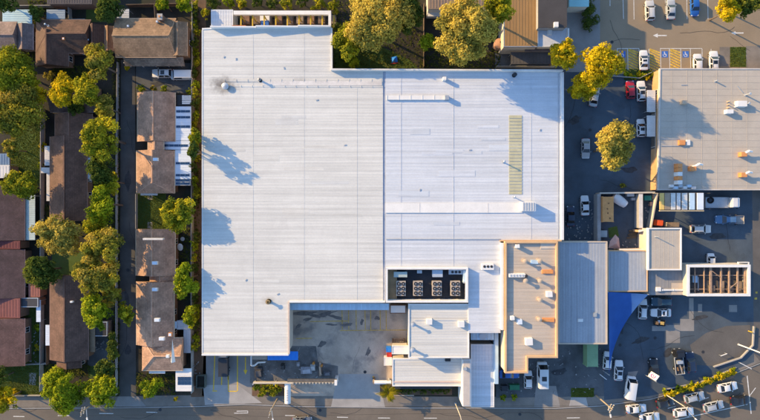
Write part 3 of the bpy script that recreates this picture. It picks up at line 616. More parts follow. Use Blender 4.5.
cabinet('plant_cabinet', 'pale green-grey plant cabinet at the corner of the dark roof well', 'plant box', 400.5, 274.5, 2.9, 1.1, 1.5, 6.3, mat('pale_green_metal', (.36, .42, .40), .6, .1))
cabinet('plant_cabinet', 'square pale blue-grey box against the top wall of the roof well', 'plant box', 437.5, 273.5, 2.2, 1.5, 1.6, 6.3, mat('pale_blue_metal', (.36, .42, .50), .6, .1))
t = cabinet('fan_cabinet', 'brown cabinet with three dark fans in the corner of the roof well', 'plant box', 456, 272, 3.2, 1.0, 1.3, 6.3, mat('brown_metal', (.30, .2, .13), .6, .1), galv)
for k in (-1, 0, 1): MB().cyl(k * .8, 0, .3, 1.36, 1.44, 10).build('fan', dark_steel, t, local=True)
cabinet('electrical_box', 'small brown electrical box between two cabinets on the roof well wall', 'plant box', 419.5, 271.8, 1.0, .6, 1.1, 6.3, brick_m, galv)
x0, y0 = P(465, 270, 8); x1, y1 = P(465, 283, 8); t = thing('duct', 'pale blue vertical duct along the side wall of the roof well', 'duct', (x0, y0, 6.3)); MB().box(x0 - .35, y1, 6.29, x0 + .25, y0, 8.1).build('casing', pale_blue_sheet, t); MB().box(x0 - .4, y1 - .05, 8.1, x0 + .3, y1 + .3, 8.2).build('collar', galv, t)
t = thing('timber_deck', 'brown timber deck walkway along one end of the dark roof well', 'decking', (*P(392, 286, 6.7), 6.3))
for k in range(6):
    a, b = P(387.8 + k * 1.55, 270, 6.7), P(389.2 + k * 1.55, 300.5, 6.7); MB().box(a[0], b[1], 6.58, b[0], a[1], 6.7).build('plank', mat('deck_timber', (.40, .26, .14), .8, .2), t)
for k in range(4): a = P(388, 273 + k * 8, 7.2); b = P(397, 273 + k * 8, 7.2); MB().box(a[0], a[1] - .06, 6.29, b[0], a[1] + .06, 6.57).build('joist', timber, t)
# east face of the annex corner, small dock canopy over the yard
t, rf = flat_building('store_room', 'low white roofed store with brown rim beside the loading yard', 'store room', rect(390, 305, 406, 313.5), 4.2, brick_m, white_trim, (.2, .06, brick_m))
awning('dock_awning', 'long pale blue awning over the loading dock wall', rect(289, 303.6, 389, 310), 5.6, pale_blue_sheet, ('y', .5))
# ---------------------------------------------------------------- annex on the north side of the warehouse
t, rf = flat_building('annex', 'white ribbed annex roof at the corner of the warehouse', 'annex', rect(211, 9.5, 233, 27), 4.6, cream_wall, cool_sheet, None, ('y', .6))
fx = rect(233.5, 10.5, 331, 26.5); fr = thing('frame_shed', 'open roofed shed with yellow steel frames along the warehouse wall', 'shed', (*P(282, 18, 0), 0))
pts = ccw(PP(fx, 5.4)); xs0, ys0 = pts[0]; xs1, ys1 = pts[2]
MB().box(xs0, ys1 - .9, 4.6, xs1, ys1, 5.4).build('fascia', white_trim, fr); MB().box(xs1 - .6, ys0, 4.6, xs1, ys1 - .9, 5.4).build('end_fascia', white_trim, fr)
MB().sheet(pts, .03).build('floor', mat('pallet_floor', (.10, .085, .075), .9, .4, 1.2, 6, .3, .3), fr)
ym = mat('yellow_steel', (.55, .36, .04), .6, .1)
for k in range(9):
    x = P(241 + k * 11.6, 0, 4.7)[0]; b = MB().bar((x, ys0 + .15, 4.7), (x, ys1 - .9, 4.7), .28, .3).build('frame', ym, fr); MB().box(x - .12, ys1 - 1.1, 0, x + .12, ys1 - .9, 4.55).build('post', ym, b)
for k in range(9):
    q = P(246 + k * 10.8, 19.5, 1.2); t = thing('pallet_stack', 'brown stacked goods on a pallet between the yellow frames', 'pallet', (*q, 0), group='pallets in the frame shed')
    MB().box(-.9, -1.1, .0, .9, 1.1, .15).build('pallet', timber, t, local=True); MB().box(-.8, -1.0, .15, .8, 1.0, rnd.uniform(.7, 1.5)).build('load', mat(f'load_{k % 3}', ((.22, .13, .09), (.16, .12, .10), (.26, .2, .15))[k % 3], .9, .3, 2, 9, .3, .3), t, local=True)
x, y = P(264.5, 19.5, 2.5); t = thing('white_crate', 'white crate with blue end standing in the yellow framed shed', 'crate', (x, y, 1.5)); MB().box(-1.1, -.2, 0, 1.1, 1.5, .9).build('body', white_trim, t, local=True); MB().box(-.9, -1.4, 0, .9, -.2, .8).build('blue_end', blue_line, t, local=True)
for px, w_ in ((239, 3.2), (275, 2.4)):
    x, y = P(px, 26, 5); MB().box(x - w_ / 2, y - .15, 4.7, x + w_ / 2, y + .15, 5.1).build('rust_beam', mat('rust_orange', (.42, .17, .09), .8, .2), fr)
# ---------------------------------------------------------------- shops south of the warehouse
t, rf = flat_building('shop_building', 'white roofed shop block below the roof well, taller upper half', 'shop', rect(408.5, 304, 469, 357.8), 7.4, cream_wall, white_sheet, (.28, .14, white_trim), ('x', .6))
for px, py, s_ in ((429.5, 322, 1.2), (461.5, 324.5, 1.3)): vbox(rf, px, py, s_, s_, .9, 7.4, white_trim, lid=white_trim)
pipe(rf, 413, 325, .25, 1.3, 7.4, galv); pipe(rf, 412.5, 350.5, .28, 1.1, 7.4, galv)
x, y = P(415, 316, 7.5); MB().box(x - .1, y - 1, 7.39, x + 12.5, y - .75, 7.5).build('lap_joint', white_sheet, rf)
t, rf = flat_building('shop_building', 'lower white roofed shop fronting the street beside the palm', 'shop', rect(392.5, 358.6, 462.5, 386), 4.4, cream_wall, white_sheet, (.25, .12, white_trim), ('x', .6))
a, b = P(393, 382, 4.4), P(462, 382, 4.4); MB().box(a[0], a[1] - .12, 4.39, b[0], a[1] + .12, 4.5).build('lap_joint', mat('peach_line', (.6, .43, .36), .7, .1), rf)
x, y = P(448, 360.4, 5); vbox(rf, 448, 360, 1.2, .7, .7, 4.4, dark_steel)
a, b = P(395, 386.8, 3.2), P(452, 386.8, 3.2); q = MB().box(a[0], a[1] - .5, 3.0, b[0], a[1] + .1, 3.2).build('front_awning', dark_steel, t)
t, rf = flat_building('dock_cabin', 'small white flat cabin beside red and blue crates', 'cabin', rect(392, 346, 408, 354), 4.6, cream_wall, white_trim, (.15, .08, white_trim))
x, y = P(398, 341.5, 1); 
pr = thing('pipe_rack', 'dark rack of pipes above the small white cabin', 'rack', (*P(398, 341.5, 1), 0))
for k in range(7): q = P(392.3 + k * 1.9, 341.8, 1.6); MB().box(q[0] - .1, q[1] - .7, 1.4, q[0] + .1, q[1] + .7, 1.55).build('bar', mat('brown_bar', (.10, .07, .06), .8, .2), pr)
for dy in (-.5, .5): a, b = P(392, 341.8, 1.3), P(404.5, 341.8, 1.3); MB().box(a[0], a[1] + dy - .06, 1.28, b[0], a[1] + dy + .06, 1.4).build('rail', dark_steel, pr); 
for px in (392.6, 404): a = P(px, 341.8, 1); MB().box(a[0] - .08, a[1] - .6, -.01, a[0] + .08, a[1] + .6, 1.28).build('leg', dark_steel, pr)
def crate(name, label, cat, px0, py0, px1, py1, h, m, ribs=4):
    (x0, y1), (x1, y0) = P(px0, py0, h), P(px1, py1, h); t = thing(name, label, cat, ((x0 + x1) / 2, (y0 + y1) / 2, 0)); MB().box(x0, y0, .1, x1, y1, h).build('body', m, t); MB().ring(offset(rect(x0, y0, x1, y1), .04), .12, h - .15, h + .05).build('rim', m, t); MB().box(x0 + .1, y0 + .1, -.01, x1 - .1, y1 - .1, .1).build('base', dark_steel, t)
    return t
crate('crate', 'bright blue crate against the small white cabin', 'crate', 386.3, 347.5, 391.2, 352, 1.7, blue_awning_m); crate('crate', 'red crate between the blue crate and a white box', 'crate', 387, 352.6, 391.6, 356.6, 1.7, red_paint); crate('crate', 'white square box in the yard beside the red crate', 'crate', 384, 357.4, 391.8, 365.4, 1.9, white_trim)
t, rf = flat_building('corner_shop', 'street-front shop with pale blue ribbed roof beside tall white wall', 'shop', rect(471, 344.5, 494, 407), 4.6, cream_wall, cool_sheet, (.15, .06, white_trim), ('y', .7, .10, .04))
(x0, y1), (x1, y0) = P(462.5, 359.5, 6.4), P(470.8, 406.5, 6.4); MB().box(x0, y0, -.01, x1, y1, 6.4).build('blade_wall', white_trim, t)
MB().box(x0 + .2, y0 + .2, 6.4, x1 - .2, y1 - .2, 6.46).build('wall_cap', mat('beige_cap', (.48, .42, .37), .7, .1), t)
vbox(rf, 465, 369, .8, .6, .8, 6.4, galv)
d = thing('duct', 'pale blue duct run between the corner shop and the tan roofed building', 'duct', (*P(486, 338, 4), 0))
(x0, y1), (x1, y0) = P(471, 332.5, 5.5), P(494, 340, 5.5); MB().box(x0, y0, 4.6, x1, y1, 5.5).build('casing', pale_blue_sheet, d); MB().cyl((x0 + x1) / 2, (y0 + y1) / 2, .8, 5.49, 5.7, 16).build('fan_ring', galv, d)
for k in range(6): MB().box(x0 + .3 + k * .85, y0 - .04, 4.7, x0 + .42 + k * .85, y1 + .04, 5.55).build('flange', galv, d)
(x0, y1), (x1, y0) = P(494.6, 333, 5.2), P(498.4, 384, 5.2); MB().box(x0, y0, 3.8, x1, y1, 5.2).build('long_casing', pale_blue_sheet, d)
MB().box(x0 + .2, y0 + 1, -.01, x0 + .4, y1 - 1, 3.8).build('support', galv, d)
# ---------------------------------------------------------------- tan roofed block with orange parapet
hb_ = 8.8
t, rf = flat_building('tan_block', 'tan roofed commercial block with orange parapet and many roof vents', 'building', [(504.5, 241.5), (556.8, 241.5), (556.8, 357), (527.2, 357), (527.2, 372.3), (504.5, 372.3)], hb_, cream_wall, tan_or_sunlit_sheet, (.38, .62, orange_trim), ('x', .75))
a, b = P(501.2, 243, hb_), P(503.6, 330, hb_); MB().box(a[0], b[1], 7.79, b[0], a[1], hb_ + .1).build('side_gutter', white_trim, t)
for px, py, s_, h, m in ((518, 246.3, .75, 1.2, white_trim), (549.8, 294.4, 1.2, .9, white_trim), (512.8, 318.4, .8, 1.2, white_trim), (520, 322.2, 1.0, .9, patio_sheet), (529.4, 342, 1.5, .9, white_trim), (549, 341.7, .01, .01, white_trim)):
    if s_ > .1: vbox(rf, px, py, s_, s_, h, hb_, m, ang=.05, lid=white_trim)
for px, py, h in ((525.2, 261.2, 1.2), (540, 261, 1.2), (525.6, 281, 1.0), (540.3, 281, 1.1), (540.2, 300, 1.1), (539.6, 319.6, 1.1)): pipe(rf, px, py, .3, h, hb_, mat('tan_vent', (.50, .38, .27), .6, .1))
vbox(rf, 534.6, 262, 1.6, .8, .25, hb_, pale_blue_sheet)
for px, py, l in ((547.8, 271.8, 2.4), (548.5, 320.2, 2.6)): vbox(rf, px, py, l, .8, .35, hb_, orange_paint)
vbox(rf, 517.5, 275.6, 3.6, .75, .9, hb_, white_trim); vbox(rf, 526.4, 276.4, .6, .6, 1.0, hb_, dark_steel)
for k in range(5): x, y = P(511 + k * 3, 275.6, hb_ + .9); MB().cyl(x, y, .22, hb_ + .89, hb_ + .95, 8).build('fan', galv, rf)
vbox(rf, 548, 246, 3.2, 1.2, .12, hb_, mat('pale_tan', (.55, .47, .38), .7, .1))
# steel-roofed block east of it
hc = 5.9
t, rf = flat_building('steel_block', 'long steel-blue ribbed roof block beside the tan block', 'building', rect(558.3, 241.5, 607, 344), hc, cream_wall, steel_sheet, None, ('y', .65))
MB().ring(offset(ccw(PP(rect(558.3, 241.5, 607, 344), hc)), .05), .28, hc - .5, hc + .14).build('parapet', mat('tan_trim', (.50, .41, .32), .7, .1), t)
x, y = P(580.6, 320.5, hc); vbox(rf, 580.6, 320.5, 1.1, .6, .2, hc, white_trim); vbox(rf, 595.4, 315, .7, .9, .3, hc, mat('bluish', (.30, .33, .36), .6, .1))
# blue-roofed workshop, tan workshop, link, and the roofless walled yard
t, rf = flat_building('workshop', 'flat steel-blue workshop roof between the steel block and the tan workshop', 'workshop', rect(607.6, 250.5, 647.4, 291.5), 3.9, cream_wall, steel_sheet, (.22, .12, orange_trim), ('y', .8, .06, .03))
t, rf = flat_building('workshop', 'tan flat-roofed workshop standing above the blue roof', 'workshop', rect(647.6, 228, 681, 270), 4.8, cream_wall, grey_tan_sheet, (.28, .25, white_trim), ('y', 1.0, .05, .025))
pipe(rf, 659, 237, .1, 1.6, 4.8, galv, False)
t, rf = flat_building('link_building', 'low dull grey roof linking the tan workshop to the roofless yard', 'building', rect(648.6, 270.6, 686.8, 295), 3.2, cream_wall, mat('dull_roof', (.24, .235, .235), .7, .1), None, ('y', .8, .06, .03))
vbox(rf, 659, 289.4, 1.0, .9, .4, 3.2, white_trim); duct(rf, (662.5, 290), (685, 290), .35, .3, 3.2, white_trim)
a, b = P(671.6, 283, 3.2), P(686.5, 294.8, 3.2); MB().box(a[0], b[1], 3.19, b[0], a[1], 3.27).build('tan_or_sunlit_sheet', tan_or_sunlit_sheet, rf)  # sunlit corner of the grey roof, painted as a tan panel
yd = thing('walled_yard', 'roofless white-walled yard crossed by rusty steel beams', 'building', (*P(718, 280, 0), 0))
yp = ccw(PP(rect(687, 264.8, 750, 296), 4.9)); MB().ring(yp, .5, -.01, 4.9).build('wall', cream_wall, yd); MB().ring(offset(yp, .04), .6, 4.9, 5.05).build('wall_cap', white_trim, yd)
MB().sheet(offset(yp, -.4), 3.2).build('floor', mat('yard_floor', (.085, .08, .078), .9, .3, .5, 7, .2, .3), yd)
beam_m = mat('rusty_beam', (.33, .22, .15), .8, .25, 1.5, 6, .2, .1)
X0, Y0 = yp[0]; X1, Y1 = yp[2]
for px, w_ in ((694.8, .12), (704, .12), (710.6, .45), (721, .3), (729, .3), (737.5, .3), (745, .35)):
    x = P(px, 0, 4.3)[0]; MB().bar((x, Y0 + .5, 4.3), (x, Y1 - .5, 4.3), w_, .3).build('beam', beam_m, yd)
for py in (275.5, 289.3):
    y = P(0, py, 4.3)[1]; MB().bar((X0 + .5, y, 3.95), (X1 - .5, y, 3.95), .18, .2).build('purlin', beam_m, yd)
a, b = P(730, 288, 4.4), P(738, 282, 4.4); MB().bar((*a, 4.4), (*b, 4.4), .12, .12).build('brace', beam_m, yd); a, b = P(712, 271, 4.4), P(720, 277, 4.4); MB().bar((*a, 4.4), (*b, 4.4), .12, .12).build('brace', beam_m, yd)
MB().tube((X0 + 3.2, (Y0 + Y1) / 2 + .6, 3.9), (X0 + 3.2, (Y0 + Y1) / 2 - 2.5, 3.9), .09).build('rail', galv, yd)
for k in range(4): MB().box(X0 + 6 + k * 2.1, Y0 + .6, 3.19, X0 + 7.4 + k * 2.1, Y0 + 2.2 + (k % 2), 3.45 + .12 * (k % 3)).build('stored_box', mat(f'stored_{k % 2}', ((.15, .13, .12), (.26, .2, .15))[k % 2], .8, .3), yd)
x, y = P(692, 278.5, 2.5); MB().box(x - .5, y - .8, 3.19, x + .5, y + .8, 3.8).build('cabinet', pale_blue_sheet, yd)
a, b = P(738.6, 261.8, 3), P(749.4, 264.2, 3); MB().ring(ccw(PP(rect(738.4, 262, 749.4, 265), 3.4)), .18, 3.0, 3.4).build('gate_frame', white_trim, yd)
# ---------------------------------------------------------------- big tan-grey roof in the east
hd = 3.5
t, rf = flat_building('east_warehouse', 'broad grey-tan flat roof with orange brick side wall and many vents', 'warehouse', [(659.8, 68.5), (790, 68.5), (790, 190), (657.8, 190)], hd, mat('orange_brick', (.50, .30, .15), .85, .15, .5, 8, .2, .2), grey_tan_sheet, (.26, .12, mat('pale_trim', (.52, .47, .42), .7, .1)), ('x', 1.5, .06, .03))
for k in range(7): x = P(672 + k * 15, 0, hd)[0]; a, b = P(0, 69.5, hd)[1], P(0, 189, hd)[1]; MB().box(x - .05, b, hd - .01, x + .05, a, hd + .028).build('lap_joint', grey_tan_sheet, rf)
x0 = PP([(659.8, 0)], hd)[0][0]; wall_window(t, (x0 + .07, P(0, 84, hd)[1]), (x0 + .02, P(0, 180, hd)[1]), 7, 1.2, 2.4)
vbox(rf, 685.2, 102, 1.2, .8, 1.1, hd, mat('tan_vent', (.5, .38, .27), .6, .1), lid=white_trim); vbox(rf, 730.3, 111.3, 1.5, .9, 1.0, hd, white_trim, lid=mat('tan_vent', (.5, .38, .27)))
for y_ in (101, 104, 107): pipe(rf, 730, y_, .12, .9, hd, mat('tan_vent', (.5, .38, .27)), False)
ac = vbox(rf, 742.5, 103.5, 2.2, 1.3, 1.0, hd, white_trim, name='air_conditioner'); pipe(rf, 750.2, 93.5, .16, 1.6, hd, galv); pipe(rf, 749.4, 103, .14, 1.4, hd, galv); pipe(rf, 717.6, 80.3, .15, .9, hd, galv, False)
for px, py in ((693.6, 168.6), (744.4, 154.2), (744.4, 174.8)): vbox(rf, px, py, 1.3, 1.0, 1.1, hd, orange_paint, lid=mat('tan_vent', (.5, .38, .27))); 
for px, py in ((698.6, 164), (748.2, 151), (748.2, 172)): 
    x, y = P(px, py, hd + 1); e = MB().tube((x - .7, y - .5, hd + .8), (x, y, hd + 1.2), .26, .26, 9).tube((x, y, hd + 1.2), (x + .9, y - .15, hd + 1.0), .26, .24, 9).cyl(x - .7, y - .5, .26, hd - .01, hd + .85, 9); e.build('elbow_duct', white_trim, rf, smooth=40)
vbox(rf, 682.3, 142.5, 1.4, 1.1, .5, hd, orange_paint, lid=mat('rust_lid', (.40, .14, .06))); vbox(rf, 688.6, 142.5, .8, 1.2, .3, hd, white_trim)
for k, m in enumerate((orange_paint, orange_paint, white_trim, orange_paint, white_trim)): vbox(rf, 680.3, 165.5 + k * 4.2, 1.0, .9, 1.6, hd, m, name='plant_module')
for k in range(6): vbox(rf, 672 + k * 4.4, 186 + (k % 2) * 1.6, .9, .6, .5 + .2 * (k % 3), hd, (white_trim, pale_blue_sheet, galv)[k % 3], name='service_box')
for a, b in (((737, 86), (743, 93)), ((681, 85), (687, 85)), ((661, 139), (679, 139)), ((661, 146), (679, 146))): p, q = P(*a, hd), P(*b, hd); MB().bar((*p, hd + .05), (*q, hd + .05), .12, .1).build('conduit', galv, rf)
# ---------------------------------------------------------------- buildings along the north edge
hn = 6.0
t, rf = flat_building('north_hall', 'orange-brown ribbed metal roof hall behind the large tree', 'building', rect(504, -30, 538, 46.5), hn, cream_wall, mat('orange_brown_sheet', (.29, .17, .07), .6, .08, .2, 4, .05, 0, streak=((1.8, .05, 1), .10)), (.12, .04, galv), ('y', .7, .10, .04))
t, rf = flat_building('north_hall', 'grey-brown ribbed roof hall at the top edge above the trees', 'building', rect(428, -40, 503.4, 9), hn, cream_wall, mat('grey_brown_sheet', (.25, .175, .125), .6, .1, .2, 4, .05, 0, streak=((1.8, .05, 1), .14)), None, ('y', .7, .12, .06))
a, b = P(428, 9.4, 4), P(460, 15.5, 4); MB().box(a[0], b[1], 3.4, b[0], a[1], 3.55).build('verandah_roof', dirty_white, t); 
for k in range(4): q = P(429 + k * 9, 14.6, 2); MB().box(q[0] - .06, q[1] - .06, -.01, q[0] + .06, q[1] + .06, 3.4).build('post', dark_steel, t)
t, rf = flat_building('north_hall', 'dark grey roof hall with two small white vents and pale end', 'building', rect(538.3, -30, 567, 27.5), 8.0, grey_wall, mat('charcoal_roof', (.060, .055, .055), .8, .12, .4, 6, .1, .05), None)
vbox(rf, 556.5, 24.3, .9, 1.1, .5, 8.0, white_trim)
t, rf = flat_building('north_extension', 'pale blue-white roof extension below the dark grey roof', 'building', rect(538.3, 28, 567, 46.5), hn - .4, cream_wall, mat('pale_flat', (.50, .52, .56), .6, .06), (.14, .06, white_trim), None)
vbox(rf, 550, 32, .9, 1.1, .5, hn - .4, white_trim)
MB().box(*P(567.5, 44, hn), 4.5, P(569, 0, hn)[0], P(0, 28.4, hn)[1], hn + .2).build('end_wall', white_trim, t)
t, rf = flat_building('small_shop', 'pale teal roof at the top edge beside the dark round planting', 'building', rect(569, -40, 589, 6.5), 4.0, cream_wall, mat('teal_sheet', (.28, .50, .50), .6, .08), None, ('x', .6))
awning('lane_awning', 'dull grey awning sheet above the lane by the brown hall', rect(511, 52, 558, 64), 3.2, mat('dull_grey', (.085, .08, .08), .8, .2, .4, 6, .2, .1), ('y', .8))
awning('lane_awning', 'narrow brown-grey awning against the wall below the pale extension', rect(525, 47.4, 552, 51.6), 3.6, mat('brown_grey', (.14, .11, .10), .8, .2), ('y', .8))
# water tank by the orange-brown hall
x, y = P(499.5, 43, 2.4); t = thing('water_tank', 'round terracotta water tank beside the orange-brown hall', 'tank', (x, y, 0)); tm = mat('tank_terracotta', (.45, .25, .16), .7, .1)
MB().cyl(0, 0, 1.15, -.01, 2.2, 20).build('body', tm, t, local=True, smooth=30); MB().cyl(0, 0, 1.2, 2.2, 2.5, 20, .3).build('lid', tm, t, local=True, smooth=30); MB().cyl(.3, .2, .25, 2.35, 2.55, 10).build('hatch', dark_steel, t, local=True)
# ---------------------------------------------------------------- houses in the west
brown = (.155, .10, .075); tan_t = (.29, .18, .105); dk = (.085, .062, .055); plum = (.16, .105, .105); terra = (.25, .16, .115)
h1 = house('tiled_house', 'plum-grey tiled house at the edge with dark brown rear gable', [(-14, 22, 17, 51, 'x', 0, 0), (15.5, 24, 33, 50, 'y', 0, 0, -.3)], 3.2, 22, brick_m, (.25, .175, .15), key='h1')
h2 = house('tiled_house', 'L-shaped hipped house with dark brown south slope and orange-lit hip', [(36, 20, 91, 53, 'x', 1, 0), (36, 32, 68, 66.5, 'y', 0, 0, .02), (86, 25, 104, 52, 'y', 0, 0, -.1)], 3.2, 30, brick_m, (.115, .06, .04), key='h2')
pipe(h2, 45, 24, .12, 1.2, 4.6, galv); skylight(h2, 63.5, 38.6, .5, .5, 5.0, orange_paint); skylight(h2, 88.5, 39.8, .4, .5, 4.4, dark_steel)
h2b = house('lean_house', 'small orange-lit tiled wing between two dark roofs and the driveway trees', [(103.5, 26, 113, 51, 'y', 0, 0)], 2.9, 24, timber, (.36, .20, .10), key='h2b')
h3 = house('tiled_house', 'large tan house with broad hipped roof above the parking court', [(115.5, 18.5, 176, 57, 'x', 0, .25), (170, 22, 187, 56, 'y', 0, 0, -.2)], 5.0, 20, brick_m, tan_t, key='h3')
a = PP(rect(123, 56.4, 175, 65), 3.6); 
def slope_sheet(t, px, z_n, z_s, m, name='lean_to_roof', th=.12):
    q = ccw(PP(px, (z_n + z_s) / 2)); y0, y1 = min(p[1] for p in q), max(p[1] for p in q); f = lambda x, y: z_s + (z_n - z_s) * (y - y0) / (y1 - y0)
    return MB().add([(x, y, f(x, y) - th) for x, y in q] + [(x, y, f(x, y)) for x, y in q], [(3, 2, 1, 0), (4, 5, 6, 7), (0, 1, 5, 4), (1, 2, 6, 5), (2, 3, 7, 6), (3, 0, 4, 7)]).build(name, m, t)
slope_sheet(h3, rect(124, 57.5, 184, 65.5), 4.6, 3.6, tile_mat('roof_tile_h3_lean', (.24, .165, .115), False))
for k in range(5): q = P(127 + k * 13, 64.5, 2); MB().box(q[0] - .08, q[1] - .08, -.01, q[0] + .08, q[1] + .08, 3.5).build('verandah_post', white_trim, h3)
x, y = P(159.5, 16.5, 6.8); ch = MB().box(x - .5, y - .6, 3, x + .5, y + .6, 6.6).build('chimney', brick_m, h3); MB().box(x - .6, y - .7, 6.6, x + .6, y + .7, 6.75).build('chimney_cap', pale_concrete, ch); MB().cyl(x, y, .2, 6.75, 7.1, 10).build('chimney_pot', orange_paint, ch)
for px, py in ((128, 26), (141, 31.6), (157, 21.5)): skylight(h3, px, py, .45, .45, 6.0, galv)
# the two long apartment rows beside the warehouse
h4 = house('long_row', 'long brown tiled row house with white patio roofs on its warehouse side', [(137.5, 92.5, 175, 141.5, 'y', 0, 0), (148, 141, 163.5, 151, 'y', 0, 0, .8), (136.5, 150.5, 174.5, 193.3, 'y', 0, .55)], 3.3, 23, brick_m, (.46, .275, .18), key='h4')
skylight(h4, 155.4, 159.3, 1.1, .7, 7.0, white_trim)
a, b = P(140, 194.2, 3), P(157, 194.2, 3)
MB().box(a[0], a[1] - .25, 2.6, b[0], a[1] + .35, 2.75).build('porch_roof', dirty_white, h4)
patio = thing('patio_awning', 'run of pale blue-white patio roofs with dark window strips', 'awning', (*P(184, 140, 0), 0))
ph = 3.2
for i, q in enumerate((rect(175.6, 106.5, 191, 140.6), rect(163.8, 141, 191, 149.6), rect(175.2, 150, 191, 179), rect(175.2, 179.6, 190.6, 185.5))):
    pts = ccw(PP(q, ph)); r_ = MB().prism(pts, ph - .12, ph + .004 * i).build('roof_sheet', patio_sheet if i < 3 else steel_sheet, patio); tag(rib_lines(MB(), pts, 'x', .5, ph, .06, .03).build('roof_rib', patio_sheet, r_, fix=False), kind='stuff')
    for p in offset(pts, -.2): MB().cyl(p[0], p[1], .05, -.01, ph - .12, 6).build('post', galv, patio)
for row, (y, xs) in enumerate(((111.3, (178.5, 183.2, 187.9)), (117.2, (178.5, 183.2, 187.9)), (126.6, (178.5, 183.2, 187.9)), (145.5, (166.8, 171.5, 176.2, 180.9, 185.6)), (163.2, (178, 182.7, 187.4)), (175.2, (178, 182.7, 187.4)), (180.2, (178, 182.7, 187.4)), (183.4, (178, 182.7, 187.4)))):
    for x_ in xs: x, y_ = P(x_, y, ph); MB().box(x - .5, y_ - .26, ph - .01, x + .5, y_ + .26, ph + .09).build('dark_panel', solar, patio)
awning('carport', 'dark carport with white slatted lid beside the long row house', rect(176, 95, 191, 106), 2.8, mat('dark_carport', (.03, .032, .036), .7, .2), ('x', .5)); 
x0, y1 = P(182, 95, 2.9); x1, y0 = P(191, 104, 2.9); t = thing('slatted_lid', 'white slatted cover standing on the dark carport', 'cover', ((x0 + x1) / 2, (y0 + y1) / 2, 2.8))
for k in range(5): MB().box(x0, y0 + k * .42, 2.84, x1, y0 + k * .42 + .3, 2.92).build('slat', white_trim, t)
for xx in (x0 + .2, x1 - .3): MB().box(xx, y0, 2.79, xx + .1, y1, 2.84).build('rail', galv, t)
h5 = house('long_row', 'long brown tiled row house with white skylights running down to the street', [(136, 229, 175, 275.5, 'y', 0, 0), (150, 275, 174.5, 282, 'y', 0, 0, -.4), (136.5, 281.5, 174, 345, 'y', 0, 0), (142, 338, 183, 370.5, 'x', .9, 0, .05)], 3.3, 23, brick_m, (.46, .275, .18), key='h5')
for px, py in ((154.8, 263), (154.8, 289.5), (157, 320), (161.6, 338.8)): skylight(h5, px, py, 1.2, .75, 6.9, white_trim)
skylight(h5, 167.6, 356.3, .7, .7, 6.9, white_trim); skylight(h5, 170, 334.6, .8, .8, 6.2, orange_paint, 'hatch')
a, b = P(143, 239, 7.3), P(163, 239, 7.3); MB().box(a[0], a[1] - .2, 6.5, b[0], a[1] + .2, 7.42).build('white_ridge_strip', dirty_white, h5)
p, q = P(172.3, 339, 7.4), P(172.3, 362, 7.0); MB().add([(p[0], p[1], 7.4), (p[0] - .5, q[1], 6.9), (p[0] + .5, q[1], 6.9), (p[0], q[1], 7.9), (p[0], (p[1] + q[1]) / 2, 7.8)], [(0, 1, 3, 4), (0, 4, 3, 2), (1, 2, 3), (0, 2, 1)]).build('white_gablet', white_trim, h5)
awning('patio_awning', 'small light blue awning at the middle of the lower row house', rect(164, 321.5, 176.5, 328.5), 3.0, pale_blue_sheet, ('x', .5)); awning('patio_awning', 'steel-grey awning strip between the light blue awning and the fence', rect(177, 320.5, 190, 329.5), 2.9, steel_sheet, ('x', .5))
awning('porch_awning', 'small white porch awning at the street end of the row house', rect(149, 369.8, 165, 373.6), 2.8, white_trim, ('y', .5))
awning('side_awning', 'dark grey side awning along the lower row house wall', rect(183.6, 329.5, 190.5, 353), 2.7, steel_sheet, ('y', .5))
cp = awning('carport', 'white street-end carport with a grid of dark panels on its roof', rect(175.6, 368.5, 191.6, 391.3), 2.9, white_trim, ('x', .6), cat='carport')
for i in range(4):
    for j in range(2): x, y = P(179.2 + i * 3.4, 378.8 + j * 4.1, 2.95); MB().box(x - .36, y - .44, 2.89, x + .36, y + .44, 2.98).build('dark_panel', solar, cp)
# dark houses further west
h6 = house('tiled_house', 'long dark-tiled house with orange-lit west slope behind the lawn', [(50, 136.5, 87, 221, 'y', 0, 0), (55, 113.5, 92, 137, 'y', 0, 0, -.3)], 3.4, 22, brick_m, (.15, .082, .056), key='h6')
a = slope_sheet(h6, rect(83, 152, 91, 181), 2.9, 2.88, tan_or_sunlit_sheet, 'verandah_roof')
for k in range(2): skylight(h6, 87.3, 162 + 13 * k, 1.1, 1.9, 3.0, pale_blue_sheet, 'skylight')
house('tiled_house', 'dark brown low roof between two crowns above the long dark house', [(50, 84, 96, 112, 'x', 0, 0)], 3.2, 18, brick_m, (.12, .075, .06), key='h6b')
h7 = house('tiled_house', 'dark-tiled house beside the shaded back garden near the street', [(50, 275, 88, 360, 'y', 0, 0), (57, 358.5, 81, 368, 'y', 0, 0, -.4)], 3.4, 22, brick_m, (.14, .078, .056), key='h7')
skylight(h7, 71.5, 301.8, .6, .4, 5.0, white_trim); awning('porch_awning', 'brown porch roof at the driveway side of the street house', rect(84, 327, 95, 352), 2.7, timber, None)
for i, (y0, y1, lb) in enumerate(((186, 240.5, 'plum tiled terrace house with pale translucent side roof'), (249.5, 298, 'plum tiled terrace house in the middle of the western row'), (318.5, 366, 'faded red terrace house nearest the street in the western row'))):
    house('terrace_house', lb, [(-46, y0, 24.5, y1, 'y', 0, 0)], 3.1, 9, brick_m, (.105, .062, .062) if i < 2 else (.17, .09, .075), key='h8' + 'abc'[i], group=None)
for y0, y1, lb, m in ((241, 249, 'red-brown link roof between the two plum terrace houses', mat('maroon_sheet', (.13, .035, .035), .7, .1)), (298.5, 318, 'red link roof above the faded red terrace house', mat('red_link', (.20, .07, .06), .7, .15))):
    flat_building('link_roof_building', lb, 'building', rect(-46, y0, 20, y1), 3.4, brick_m, m, None, ('y', .7))
